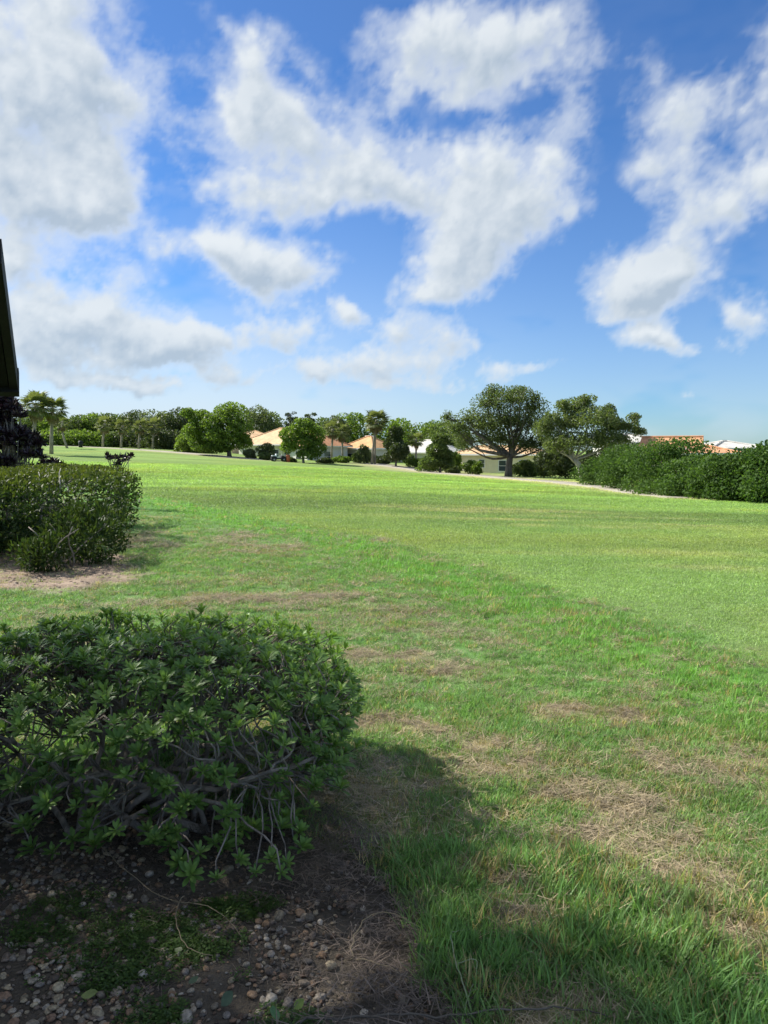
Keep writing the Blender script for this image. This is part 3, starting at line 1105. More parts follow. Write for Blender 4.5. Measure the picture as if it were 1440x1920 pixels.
# ------------------------------------------------------------------ the shrub in the near bed: bare stems, leaf rosettes at their tips
def rosette_mesh(seed, mat):
    r = random.Random(seed)
    V, Fq, ti = [], [], []
    n = r.randint(11, 18)
    tw = r.uniform(-.12, .18)
    ts = r.uniform(-.25, .25)
    for k in range(n):
        a = k * 2.4 + r.uniform(-.2, .2)
        f = k / n
        up = .50 + .85 * f + r.uniform(-.28, .28) + tw        # inner leaves stand up
        L = .066 * (1.0 - .30 * f) * r.uniform(.8, 1.15)
        w = L * r.uniform(.23, .29)
        d0 = Vector((math.cos(a), math.sin(a), 0))
        s = Vector((-math.sin(a), math.cos(a), 0))
        p = Vector((0, 0, -.012 + .016 * f))
        prof = ((0, .12), (.3, .55), (.62, 1.0), (.86, .8), (1, .08))
        i0 = len(V)
        tv = 1.0 if r.random() < .006 else min(.97, max(0, .25 + .6 * f + r.uniform(-.3, .3) + ts))
        for q, (ff, ww) in enumerate(prof):
            ang = up * (1 - .25 * ff)
            c = p + (d0 * math.cos(ang) + Vector((0, 0, math.sin(ang)))) * L * ff + Vector((0, 0, -.006 * ff * ff))
            nrm = (-d0 * math.sin(ang) + Vector((0, 0, math.cos(ang))))
            V += [c - s * w * .5 * ww + nrm * w * .10 * ww, c, c + s * w * .5 * ww + nrm * w * .10 * ww]
            ti += [tv] * 3
        for q in range(len(prof) - 1):
            b = i0 + q * 3
            Fq += [(b, b + 1, b + 4, b + 3), (b + 1, b + 2, b + 5, b + 4)]
    return mesh_np('leaf_rosette', np.array([tuple(v) for v in V]), [np.array(Fq)], {'tint': ('POINT', 'FLOAT', np.array(ti, np.float32))}, False, mat)


def near_shrub():
    r = random.Random(4)
    root = empty('garden_shrub', (-1.05, 3.35, tz(-1.05, 3.35) - .03))
    tag(root, 'open bushy shrub with bare twisted stems and glossy leaf rosettes in the near gravel bed', 'shrub')
    off = Vector(root.location)
    C = Vector((-1.16, 3.55, .33))
    RX, RY, RZ = 1.0, .80, .36

    def shell(f=1.0):
        while True:
            v = Vector((r.gauss(0, 1), r.gauss(0, 1), r.gauss(0, 1))).normalized()
            p = 3.2
            k = (abs(v.x) ** p + abs(v.y) ** p + abs(v.z) ** p) ** (-1 / p)
            q = Vector((C.x + v.x * k * RX * f, C.y + v.y * k * RY * f, C.z + v.z * k * RZ * f))
            if q.z > .05:
                return q, v
    # main stems fan out from a stool of crooked bases
    stems = []
    for i in range(26):
        a = i * 2.4
        base = Vector((-1.02 + .30 * r.uniform(-1, 1), 3.30 + .20 * r.uniform(-1, 1), -.02))
        tgt, v = shell(.80)
        if i % 3 == 0:
            tgt = Vector((-.45 + r.uniform(-.25, .3), 3.0 + r.uniform(-.2, .4), .20 + r.uniform(0, .25)))
        tgt.z = max(tgt.z, .16)
        pth = curve_pts(base, tgt, r, 9, .13, -.10)
        for k, p in enumerate(pth):
            p += Vector((r.uniform(-1, 1), r.uniform(-1, 1), r.uniform(-1, 1))) * .012
        r0 = r.uniform(.011, .021)
        rad = [r0 * (1 - .62 * k / 9) for k in range(10)]
        stems.append((pth, rad, MB()))
        stems[-1][2].tube([p - off for p in pth], rad, 7)
    # side limbs
    limbs = []
    for i in range(64):
        st = r.choice(stems)
        k = r.randint(2, 8)
        tgt, v = shell(r.uniform(.72, .95))
        best = min((p for s in stems for p in s[0][3:9]), key=lambda p: (p - tgt).length + r.uniform(0, .15))
        st = next(s for s in stems if best in s[0])
        pth = curve_pts(best, tgt, r, 6, .10, -.05)
        limbs.append((pth, st))
        st[2].tube([p - off for p in pth], [.0085 - .0045 * q / 6 for q in range(7)], 5)
    nodes = [(p, s[2]) for s in stems for p in s[0][2:]] + [(p, l[1][2]) for l in limbs for p in l[0][1:]]
    NP = np.array([tuple(n[0]) for n in nodes])
    tips = []
    for i in range(4600):
        q, v = shell(r.uniform(.86, 1.04) if r.random() < .90 else r.uniform(.55, .86))
        if q.z < .30 and r.random() < .62:
            continue                                       # sparse below: the stems show
        if v.z < -.1 and v.y > 0:
            continue
        lump = float(fbm(np.array([q.x]), np.array([q.y + q.z * 1.7]), 3.2, 3)[0])
        if lump < .36 and r.random() < .7:
            continue
        # open window over the stems on the camera side
        if q.y < 3.5 and .12 < q.z < .50 and -1.9 < q.x < -.30 and r.random() < .86:
            continue
        if any((q - t_[0]).length < .047 for t_ in tips):
            continue
        if v.z > .25:
            q = q + Vector((0, 0, .20 * (lump - .45) + r.uniform(-.04, .05)))
        tips.append((q, v))
    for px_, py_, Y in ((330, 1618, 2.78), (372, 1600, 2.8), (420, 1590, 2.85), (455, 1612, 2.78), (505, 1612, 2.8), (545, 1625, 2.78), (560, 1560, 2.9), (530, 1500, 2.95), (585, 1480, 3.0), (600, 1420, 3.1), (350, 1640, 2.7),
                        (480, 1640, 2.72), (570, 1590, 2.85), (300, 1480, 2.85), (350, 1500, 2.8), (290, 1570, 2.75), (120, 1420, 2.9), (160, 1380, 2.9), (70, 1460, 2.9), (430, 1530, 2.85), (520, 1660, 2.72), (400, 1660, 2.68)):
        q = at(px_ + r.uniform(-8, 8), py_, Y)
        q.z = max(q.z, .05)
        tips.append((q, Vector((q.x - C.x, q.y - C.y, .25)).normalized()))
    roses = [rosette_mesh(100 + k, M['bush_leaf']) for k in range(14)]
    camv = Vector((0, 0, CAM_Z))
    tips.sort(key=lambda t_: (t_[0] - camv).length)
    used_n = np.zeros(len(NP))
    mats = []
    for i, (q, v) in enumerate(tips):
        d = np.linalg.norm(NP - np.array(tuple(q)), axis=1)
        d = d + used_n * .07
        k = int(d.argmin())
        used_n[max(0, k - 1):k + 2] += 1
        a, mb = nodes[k]
        mb.tube([p - off for p in curve_pts(a, q, r, 4, .12)], [.0048, .0042, .0036, .0032, .0028], 4)
        out = (Vector((v.x * .7, v.y * .7, abs(v.z) * .6 + .85)) + Vector((r.uniform(-.3, .3), r.uniform(-.3, .3), 0))).normalized()
        rq = out.to_track_quat('Z', 'Y').to_matrix().to_4x4()
        mats.append(Matrix.Translation(q - off) @ rq @ Matrix.Rotation(r.uniform(0, 6.28), 4, 'Z') @ Matrix.Scale(r.uniform(.60, 1.12), 4))
    for pth, rad, mb in stems:
        mb.build('branch', M['shrub_bark'], root, True)
    for mt in mats[:300]:
        o = link('leaf_rosette', r.choice(roses), root)
        o.matrix_local = mt
    Vs, Qs, Ts, b = [], [], [], 0
    for mt in mats[300:]:
        me = r.choice(roses)
        n = len(me.vertices)
        co = np.zeros(n * 3, np.float32)
        me.vertices.foreach_get('co', co)
        co = np.c_[co.reshape(-1, 3), np.ones(n)] @ np.array(mt).T
        fi = np.zeros(len(me.polygons) * 4, np.int32)
        me.polygons.foreach_get('vertices', fi)
        ti = np.zeros(n, np.float32)
        me.attributes['tint'].data.foreach_get('value', ti)
        Vs.append(co[:, :3])
        Qs.append(fi.reshape(-1, 4) + b)
        Ts.append(ti)
        b += n
    if Vs:
        me = mesh_np('foliage', np.concatenate(Vs), [np.concatenate(Qs)], {'tint': ('POINT', 'FLOAT', np.concatenate(Ts))}, False, M['bush_leaf'])
        link('foliage', me, root)['kind'] = 'stuff'
    print('near shrub tips', len(tips))


near_shrub()


# ------------------------------------------------------------------ clipped hedge on the left, with the looser shrub before it
def lumpy_box(n, lo, hi, seed, power=5.0, depth=.22, lump=.10, bottom=0.0):
    """points in the outer skin of a rounded box, with their outward direction"""
    r = np.random.RandomState(seed)
    lo, hi = np.array(lo, float), np.array(hi, float)
    c, h = (lo + hi) / 2, (hi - lo) / 2
    out, dirs = [], []
    tot = 0
    while tot < n:
        v = r.normal(size=(n, 3)) * (h[[1, 2, 0]] * h[[2, 0, 1]])[None, :] ** .5
        v /= np.linalg.norm(v / h, axis=1)[:, None]
        # v/h on the unit sphere -> superellipsoid
        u = v / h
        k = (np.abs(u) ** power).sum(1) ** (-1 / power)
        u = u * k[:, None]
        p = c + u * h
        g = np.sign(u) * np.abs(u) ** (power - 1) / h
        g /= np.linalg.norm(g, axis=1)[:, None]
        lm = (fbm(p[:, 0] + p[:, 2] * .7 + seed, p[:, 1] + p[:, 2], 2.4, 4, .6) - .5) * 2 * lump
        p = p + g * (lm - depth * r.rand(len(p)) ** 1.6)[:, None]
        ok = p[:, 2] > bottom
        out.append(p[ok])
        dirs.append(g[ok])
        tot += ok.sum()
    return np.concatenate(out)[:n], np.concatenate(dirs)[:n]


def left_hedge():
    root = empty('clipped_hedge', (-6.4, 14.0, tz(-6.4, 14)))
    tag(root, 'large clipped green hedge on the left, flat topped with a rounded right end', 'hedge')
    z0 = tz(-6, 14)
    off = np.array(root.location)
    P1, D1 = lumpy_box(56000, (-9.0, 11.0, z0 + .06), (-4.58, 15.0, z0 + 1.25), 2, 7, .30, .06)
    P2, D2 = lumpy_box(14000, (-8.0, 14.2, z0 + .14), (-5.45, 18.2, z0 + 1.26), 3, 4.2, .28, .08)
    P3, D3 = lumpy_box(9000, (-7.8, 10.5, z0 + .06), (-5.0, 12.6, z0 + 1.18), 5, 3.2, .28, .12)
    P, D = np.concatenate([P1, P2, P3]), np.concatenate([D1, D2, D3])
    h = (P[:, 2] - z0) / 1.4
    r = np.random.RandomState(1)
    # sunlit top and shaded face put into tint: yellower towards the clipped top
    tint = np.clip(.12 + .80 * sstep(.62, 1.0, h) + r.normal(size=len(P)) * .22, 0, 1)
    leaf_obj('foliage', P - off, D, .082, .036, 3, M['hedge_leaf'], root, .15, .75, tint, 'stuff')
    rr = random.Random(3)
    for i in range(16):
        b = Vector((rr.uniform(-8, -5.0), rr.uniform(12.2, 15.5), z0 - .05))
        mb = MB()
        tgt = b + Vector((rr.uniform(-.5, .5), rr.uniform(-.5, .5), 1.15))
        mb.tube([p - Vector(off) for p in curve_pts(b, tgt, rr, 6, .08)], [.022 - .002 * k for k in range(7)], 6)
        for _ in range(5):
            a = b.lerp(tgt, rr.uniform(.25, .7))
            mb.tube([p - Vector(off) for p in curve_pts(a, a + Vector((rr.uniform(-.5, .5), rr.uniform(-.5, .5), rr.uniform(.2, .5))), rr, 4, .1)], .008, 5)
        mb.build('stem', M['shrub_bark'], root, True)
    # grey leafless twigs that stick out of the top face
    for px_, y0, y1 in ((112, 915, 878), (128, 925, 905), (70, 918, 885)):
        a, b = at(px_, y0, 12.0), at(px_ + 2, y1, 12.3)
        mb = MB()
        mb.tube([p - Vector(off) for p in curve_pts(a, b, rr, 4, .05)], [.012, .011, .010, .008, .006], 6)
        mb.build('bare_twig', M['pale_bark'], root, True)
    # looser shrub at its foot
    x0, y0 = gnd(78, 1075)
    s = empty('small_shrub', (x0, y0 + .35, tz(x0, y0)))
    tag(s, 'low loose leafy shrub at the foot of the clipped hedge, on bare soil', 'shrub')
    zz = tz(x0, y0)
    P, D = lumpy_box(2600, (x0 - .35, y0 + .15, zz + .04), (x0 + .80, y0 + 1.8, zz + .80), 8, 2.6, .3, .26)
    P2, D2 = lumpy_box(1100, (x0 - .40, y0 - .30, zz + .02), (x0 + .25, y0 + .6, zz + .46), 9, 2.3, .25, .22)
    P, D = np.concatenate([P, P2]), np.concatenate([D, D2])
    leaf_obj('foliage', P - np.array(s.location), D + np.array([0, 0, .4]), .085, .030, 6, M['hedge_leaf'], s, .18, .7, np.random.RandomState(4).rand(len(P)) * .42, 'stuff')
    for i in range(7):
        b = Vector((x0 + rr.uniform(-.1, .35), y0 + rr.uniform(.2, .7), zz - .04))
        mb = MB()
        mb.tube([p - Vector(s.location) for p in curve_pts(b, b + Vector((rr.uniform(-.5, .5), rr.uniform(-.5, .4), rr.uniform(.4, .65))), rr, 5, .1)], [.014 - .0015 * k for k in range(6)], 6)
        mb.build('stem', M['shrub_bark'], s, True)


left_hedge()


def strap_rosettes(name, label, heads, mat, base, cat, leaf_l=.30, leaf_w=.045, per=34, seed=1):
    """purple-leaved shrub: stems ending in heads of strap leaves"""
    r = np.random.RandomState(seed)
    rr = random.Random(seed)
    root = empty(name, base)
    tag(root, label, cat)
    P, D, off = [], [], np.array(base)
    for h in heads:
        h = np.array(h)
        for k in range(per):
            d = r.normal(size=3)
            d[2] = abs(d[2]) * .8 + .05
            d /= np.linalg.norm(d)
            P.append(h + d * leaf_l * .5 * r.uniform(.7, 1.1) - off)
            D.append(d)
        mb = MB()
        b = Vector((base[0] + rr.uniform(-.25, .25), base[1] + rr.uniform(-.25, .25), base[2] - .05))
        mb.tube([p - Vector(base) for p in curve_pts(b, Vector(h), rr, 6, .07)], [.022 - .002 * q for q in range(7)], 6)
        mb.build('stem', M['shrub_bark'], root, True)
    leaf_obj('foliage', np.array(P), np.array(D), leaf_l, leaf_w, seed, mat, root, .2, .25, None, 'stuff')
    return root


rr = random.Random(9)
heads = []
bx, by = at(20, 870, 19).x, 19.0
bz = tz(bx, by)
for i in range(150):
    f = rr.random()
    py_ = 745 + 140 * f
    half = 6 + 104 * f ** 1.1
    d_ = 19 + rr.uniform(-1.1, 1.1) * (.4 + f * .7)
    heads.append(tuple(at(10 + rr.uniform(-1.3, 1) * half, py_, d_)))
strap_rosettes('purple_shrub', 'tall dark purple leaved shrub rising behind the clipped hedge at the left edge', heads, M['purple_leaf'], (bx, by, bz), 'shrub', .25, .06, 46, 2)
heads = [tuple(at(px_, py_, 20.5 + dy)) for px_, py_, dy in ((200, 856, 0), (208, 858, .2), (216, 860, -.1), (224, 858, .1), (232, 857, 0), (240, 859, -.2), (236, 864, .2), (226, 866, .1), (246, 856, 0), (206, 862, 0), (220, 872, 0), (217, 880, .05))]
bx, by = at(216, 880, 20.5).x, 20.5
strap_rosettes('purple_plant', 'small dark purple plant with a bare stem peeping over the right end of the hedge', heads, M['purple_leaf'], (bx, by, tz(bx, by)), 'plant', .17, .05, 18, 5)


# ------------------------------------------------------------------ dry runners and fallen leaves on the near bed
def runner(name, label, pix, rad, mat, heights=None):
    pts_ = []
    for i, p in enumerate(pix):
        x, y = gnd(*p)
        pts_.append(Vector((x, y, tz(x, y) - .012 + (heights[i] if heights else .0))))
    # smooth
    out = []
    for i in range(len(pts_) - 1):
        p0, p1, p2, p3 = pts_[max(0, i - 1)], pts_[i], pts_[i + 1], pts_[min(len(pts_) - 1, i + 2)]
        for k in range(5):
            f = k / 5
            out.append(.5 * ((2 * p1) + (p2 - p0) * f + (2 * p0 - 5 * p1 + 4 * p2 - p3) * f * f + (3 * p1 - p0 - 3 * p2 + p3) * f ** 3))
    out.append(pts_[-1])
    b = out[0].copy()
    rw = random.Random(int(pix[0][0]))
    out = [p + Vector((rw.uniform(-1, 1), rw.uniform(-1, 1), rw.uniform(-.5, 1))) * rad * 1.3 for p in out]
    rad *= .62
    mb = MB()
    n = len(out)
    mb.tube([p - b for p in out], [rad * (1 - .5 * i / n) for i in range(n)], 6)
    o = mb.build(name, mat, None, True, loc=b)
    tag(o, label, 'stem')


M['dry_stem'] = simple('dry_pale_stem', (.22, .175, .11), .8, .25, 30)
M['green_stem'] = simple('pale_green_stem', (.28, .32, .19), .7, .2, 30)
runner('dry_runner', 'long thin dry stem trailing from the shrub across the gravel', [(190, 1605), (230, 1640), (300, 1690), (370, 1705), (410, 1720), (455, 1755)], .0032, M['dry_stem'], [.05, .04, .03, .03, .03, .01])
runner('dry_runner', 'pale curved dry stem below the shrub, looping beside the green weeds', [(345, 1690), (330, 1720), (332, 1750), (350, 1780), (400, 1792)], .0032, M['dry_stem'], [.03, .035, .03, .02, .01])
runner('dry_runner', 'dry stem arching in a half loop beside the bare sandy spot', [(660, 1800), (662, 1775), (680, 1750), (712, 1738), (760, 1742), (790, 1755)], .0040, M['dry_stem'], [.01, .03, .05, .06, .05, .02])
runner('dry_runner', 'dry straw stem lying right of the bare sandy spot into the grass', [(668, 1802), (720, 1815), (770, 1840), (830, 1850)], .0034, M['dry_stem'], [.02, .02, .02, .03])
runner('pale_runner', 'pale green runner bent upright in the grass at the bottom of the picture', [(880, 1900), (862, 1850), (848, 1800), (850, 1775), (880, 1765)], .0036, M['green_stem'], [.02, .05, .07, .06, .05])
runner('pale_runner', 'forked pale runner crossing the grass near the bottom edge', [(850, 1830), (890, 1828), (895, 1840), (880, 1880), (870, 1915)], .0030, M['green_stem'], [.05, .06, .05, .04, .02])
runner('dark_hose', 'dark thin root lying along the bottom edge in the grass', [(560, 1916), (700, 1908), (820, 1912), (960, 1908), (1060, 1904), (1140, 1912)], .006, M['oak_bark'], [.01, .02, .02, .03, .03, .02])


def broad_leaf(px_, py_, size, rz, label, c, tilt=.25):
    m_ = M.setdefault('fallen_%s' % (c,), None) or simple('fallen_leaf', c, .5, .25, 40, .2, .002)
    M['fallen_%s' % (c,)] = m_
    n = 7
    V, Fq = [], []
    for i in range(n + 1):
        f = i / n
        w = math.sin(math.pi * min(1, f * .97 + .02)) ** .8 * .32
        V += [((f - .5), -w, .06 * w + .1 * f * f), ((f - .5), 0, .1 * f * f - .02), ((f - .5), w, .06 * w + .1 * f * f)]
    for i in range(n):
        b = i * 3
        Fq += [(b, b + 1, b + 4, b + 3), (b + 1, b + 2, b + 5, b + 4)]
    me = mesh_np('fallen_leaf', np.array(V) * size * .72, [np.array(Fq)], None, True, m_)
    x, y = gnd(px_, py_)
    o = link('broad_leaf', me, None, (x, y, tz(x, y) + .012), (tilt, -.1, rz))
    tag(o, label, 'leaf')


broad_leaf(168, 1872, .065, .2, 'yellow green fallen leaf on the pebbles at bottom left', (.16, .19, .06))
broad_leaf(335, 1788, .045, -.5, 'small green leaf beside the weeds on the gravel', (.07, .10, .04))
broad_leaf(363, 1845, .045, .8, 'bluish green leaf just below the weed patch', (.07, .10, .05))
broad_leaf(425, 1880, .075, 1.2, 'upright blue green leaf between pale stones at the bottom edge', (.06, .09, .045), .9)
broad_leaf(560, 1890, .055, .9, 'yellowish young leaf standing at the bottom edge of the bed', (.17, .22, .04), .8)
broad_leaf(515, 1908, .07, 2.0, 'broad green leaf at the bottom edge left of the grass', (.06, .14, .04), .5)
broad_leaf(790, 1790, .10, 1.3, 'broad glossy weed leaf at the grass edge beside the sandy spot', (.06, .15, .03), .9)
broad_leaf(880, 1830, .10, 2.0, 'broad glossy weed leaf among the pale runners', (.06, .15, .03), .8)


# ------------------------------------------------------------------ the house whose roof corner shows at the left edge
def near_house():
    A = at(31, 734, 3.4)             # lower corner of the verge
    B = at(0, 500, 2.7)             # further up the verge
    d = B - A
    ridge = A + d * 1.02
    e = Vector((-d.y, d.x, 0)).normalized()          # along the eave, away from the lawn
    if e.x > 0:
        e = -e
    root = empty('house_roof_corner', (A.x - 4, A.y - 2, 0))
    root.name = 'near_house'
    tag(root, 'dark roof overhang of the house at the left edge, seen from below', 'house')
    off = Vector(root.location)
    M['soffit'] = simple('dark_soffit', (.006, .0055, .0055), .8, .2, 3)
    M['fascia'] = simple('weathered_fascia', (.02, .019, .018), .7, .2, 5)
    M['near_wall'] = simple('dark_stucco', (.25, .21, .17), .9, .15, 4)
    M['near_tile'] = simple('brown_barrel_tile', (.26, .13, .075), .8, .35, 5)
    dn = d.normalized()
    up = dn.cross(e).normalized()
    if up.z < 0:
        up = -up
    Wd = 11.0

    def slab(mb, p0, p1, w0, w1, t0, t1):
        """between p0 and p1 along the verge, w along the eave, t along the roof normal"""
        vs_ = []
        for t_ in (t0, t1):
            for (p, w) in ((p0, w0), (p1, w0), (p1, w1), (p0, w1)):
                vs_.append(p + e * w + up * t_ - off)
        mb.add(vs_, [(0, 1, 2, 3), (7, 6, 5, 4), (0, 4, 5, 1), (1, 5, 6, 2), (2, 6, 7, 3), (3, 7, 4, 0)])
    mb = MB()
    slab(mb, A + dn * .04, ridge, .03, Wd, 0, .10)
    far = ridge + Vector((d.x, d.y, -d.z)) * 1.02    # the other slope comes down nearer the camera
    vs_ = [ridge, far, far + e * Wd, ridge + e * Wd]
    vs_ = [p - off for p in vs_] + [p - off + Vector((0, 0, .10)) for p in vs_]
    mb.add(vs_, [(0, 1, 2, 3), (7, 6, 5, 4), (0, 4, 5, 1), (1, 5, 6, 2), (2, 6, 7, 3), (3, 7, 4, 0)])
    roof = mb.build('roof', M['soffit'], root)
    mb = MB()
    slab(mb, A, ridge, -.006, .026, .0, .105)
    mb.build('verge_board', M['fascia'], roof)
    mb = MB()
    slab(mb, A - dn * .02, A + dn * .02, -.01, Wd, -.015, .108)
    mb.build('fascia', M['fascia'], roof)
    # barrel tiles along the verge
    nt = 6
    tile = MB()
    L = (ridge - A).length / nt
    ring = 8
    vs_, fs = [], []
    for k, (t_, rad) in enumerate(((0, .060), (L * 1.12, .050))):
        for q in range(ring + 1):
            a = math.pi * q / ring
            for rr_ in (rad, rad - .010):
                vs_.append(dn * t_ + e * (-math.cos(a) * rr_) + up * (math.sin(a) * rr_ + (.012 if k == 0 else 0)))
    n2 = (ring + 1) * 2
    for q in range(ring):
        a0 = q * 2
        fs += [(a0, a0 + 2, n2 + a0 + 2, n2 + a0), (a0 + 1, n2 + a0 + 1, n2 + a0 + 3, a0 + 3), (a0, a0 + 1, a0 + 3, a0 + 2), (n2 + a0, n2 + a0 + 2, n2 + a0 + 3, n2 + a0 + 1)]
    tile.add(vs_, fs)
    tm = tile.mesh('roof_tile', M['near_tile'], True)
    for col_ in range(6):
        for k in range(nt):
            link('roof_tile', tm, roof, A + dn * L * k + e * (.09 + .15 * col_) + up * .105 - off)
    # walls below
    mb = MB()
    w0 = .55
    a, b = A + e * w0 + dn * .35, ridge + e * w0
    c = far + e * w0 + Vector((-d.x, -d.y, d.z)).normalized() * .35
    pr = [Vector((a.x, a.y, -.3)), Vector((c.x, c.y, -.3)), c - Vector((0, 0, .02)), b - Vector((0, 0, .02)), a - Vector((0, 0, .02))]
    vs_ = [p - off for p in pr] + [p + e * 8 - off for p in pr]
    mb.add(vs_, [(0, 1, 2, 3, 4), (9, 8, 7, 6, 5), (0, 5, 6, 1), (1, 6, 7, 2), (2, 7, 8, 3), (3, 8, 9, 4), (4, 9, 5, 0)])
    mb.build('wall', M['near_wall'], root)


near_house()

# ------------------------------------------------------------------ trees
def crown_points(lobes, n, seed, skin=.45, gap=.42, gscale=.9):
    """points for leaves in the outer part of overlapping lobes, thinned by noise so that the sky shows through"""
    r = np.random.RandomState(seed)
    lob = np.array(lobes)
    wt = (lob[:, 3] * lob[:, 4] + lob[:, 4] * lob[:, 5] + lob[:, 3] * lob[:, 5])
    k = r.choice(len(lob), int(n * 2.2), p=wt / wt.sum())
    v = r.normal(size=(len(k), 3))
    v /= np.linalg.norm(v, axis=1)[:, None]
    rad = 1 - skin * r.rand(len(k)) ** 1.3
    P = lob[k, :3] + v * rad[:, None] * lob[k, 3:6]
    g = fbm(P[:, 0] + P[:, 2] * .6 + seed * 3.1, P[:, 1] * .8 + P[:, 2], gscale, 4, .6)
    # fewer leaves on the underside of each lobe
    pr = sstep(gap - .12, gap + .10, g) * np.where(v[:, 2] < -.35, .45, 1.0)
    keep = r.rand(len(k)) < pr
    return P[keep][:n], v[keep][:n], k[keep][:n]


def tree(name, label, base, lobes, mat, bark, seed, n=6000, leaf=(.30, .17), trunk_r=.18, fork=None, trunk_pts=None, gap=.42, cat='tree', group=None, skin=.45, limbs=1.0, gscale=.9):
    """lobes are in metres relative to the base: (x, y, z, rx, ry, rz)"""
    root = empty(name, base)
    tag(root, label, cat, group)
    r = random.Random(seed)
    P, D, k = crown_points(lobes, n, seed, skin, gap, gscale)
    rs_ = np.random.RandomState(seed + 1)
    lobe_t = rs_.uniform(-.22, .22, len(lobes))
    tint = np.clip(.5 + lobe_t[k] + rs_.normal(size=len(P)) * .22, 0, 1)
    o = leaf_obj('crown', P, D * .6 + np.array([0, 0, -.1]), leaf[0], leaf[1], seed, mat, root, .15, .9, tint)
    mb = MB()
    top = max(l[2] for l in lobes)
    fz = fork if fork is not None else top * .35
    if trunk_pts is None:
        trunk_pts = [(0, 0, -.3), (r.uniform(-.1, .1), 0, fz * .5), (r.uniform(-.2, .2), r.uniform(-.1, .1), fz)]
    tp = [Vector(p) for p in trunk_pts]
    nseg = len(tp)
    rad = [trunk_r * (1.25 if i == 0 else 1.0 - .25 * i / (nseg - 1)) for i in range(nseg)]
    mb.tube(tp, rad, 9)
    if limbs > 0:
        for l in lobes:
            if r.random() > limbs:
                continue
            a = tp[-1] - Vector((0, 0, r.uniform(0, fz * .15)))
            b = Vector(l[:3])
            q = curve_pts(a, b, r, 6, .09, .06)
            r0 = trunk_r * r.uniform(.32, .55)
            mb.tube(q, [r0 * (1 - .75 * i / 6) for i in range(7)], 6)
            for _ in range(3):
                c = q[r.randint(2, 5)]
                e_ = b + Vector((r.uniform(-1, 1) * l[3], r.uniform(-1, 1) * l[4], r.uniform(-.5, .9) * l[5])) * .8
                mb.tube(curve_pts(c, e_, r, 4, .1), [r0 * .32 * (1 - .7 * i / 4) for i in range(5)], 5)
    mb.build('trunk', bark, root, True)
    return root


def round_lobes(w, d, h0, h1, n, seed, rmin=.28, rmax=.42, flat=.8):
    """lobes that fill an egg-shaped crown between heights h0 and h1"""
    r = random.Random(seed)
    out = []
    H = h1 - h0
    for i in range(n):
        a = i * 2.4 + r.uniform(-.4, .4)
        f = (i + .5) / n
        zc = h0 + H * (.22 + .60 * f)
        env = math.sqrt(max(.08, 1 - ((zc - h0) / H * 2 - .9) ** 2 * .8))
        rr_ = r.uniform(rmin, rmax)
        k = r.uniform(.35, .75) * env
        out.append((math.cos(a) * w / 2 * k, math.sin(a) * d / 2 * k, zc, w * rr_ * .75, d * rr_ * .75, H * rr_ * flat))
    return out


def px_lobes(base, Y, spec, depth=1.0):
    """lobes given as photograph pixels (x, y, rx, ry) at the distance Y, relative to the base"""
    r = random.Random(len(spec) + int(Y))
    out = []
    for (x, y, rx, ry) in spec:
        p = at(x, y, Y) - Vector(base)
        k = Y / F
        out.append((p.x, r.uniform(-.5, .5) * rx * k * depth, p.z, rx * k, max(rx, ry) * k * .9 * depth, ry * k))
    return out


def gpt(px_, Y):
    """ground point straight below a pixel column at the distance Y"""
    x = (px_ - 720) / F * Y / math.cos(PITCH) * 1.0
    return (x, Y, tz(x, Y))


# the two live oaks
b1 = gpt(953, 80)
oak1 = px_lobes(b1, 80, [(955, 750, 48, 26), (915, 758, 34, 24), (1000, 765, 34, 24), (880, 785, 30, 22), (960, 790, 60, 30), (905, 800, 45, 26), (1015, 800, 42, 28), (1030, 830, 34, 22),
                         (880, 825, 38, 18), (940, 825, 50, 22), (990, 835, 40, 20), (855, 805, 26, 16), (838, 782, 13, 14), (925, 735, 22, 16), (975, 735, 26, 14), (1005, 745, 14, 12), (870, 838, 18, 10)], 1.1)
tree('oak_tree', 'tallest broad live oak on the right with a dark forked trunk beside the path', b1, oak1, M['oak_leaf'], M['oak_bark'], 21, 30000, (.24, .11), .40,
     fork=2.1, trunk_pts=[(-.05, 0, -.4), (0, 0, .6), (.05, 0, 1.5), (.15, 0, 2.2)], gap=.47, skin=.95, gscale=1.5)
b2 = gpt(1090, 70)
oak2 = px_lobes(b2, 70, [(1085, 765, 38, 22), (1110, 790, 44, 28), (1060, 795, 36, 26), (1075, 830, 46, 22), (1125, 825, 36, 22), (1040, 835, 26, 18), (1150, 800, 24, 20), (1180, 800, 20, 16), (1190, 783, 15, 10),
                         (1200, 810, 16, 9), (1140, 770, 14, 14), (1055, 760, 16, 12), (1100, 748, 18, 10), (1025, 805, 26, 24), (1035, 785, 18, 16), (1165, 825, 18, 12)], 1.1)
tree('oak_tree', 'live oak with a pale leaning trunk, right of the tallest oak', b2, oak2, M['oak_leaf'], M['pale_bark'], 22, 30000, (.22, .10), .30,
     trunk_pts=[(.12, 0, -.4), (0, 0, .5), (-.35, 0, 1.5), (-.75, 0, 1.95)], gap=.41, skin=.95, gscale=1.6, limbs=.55)

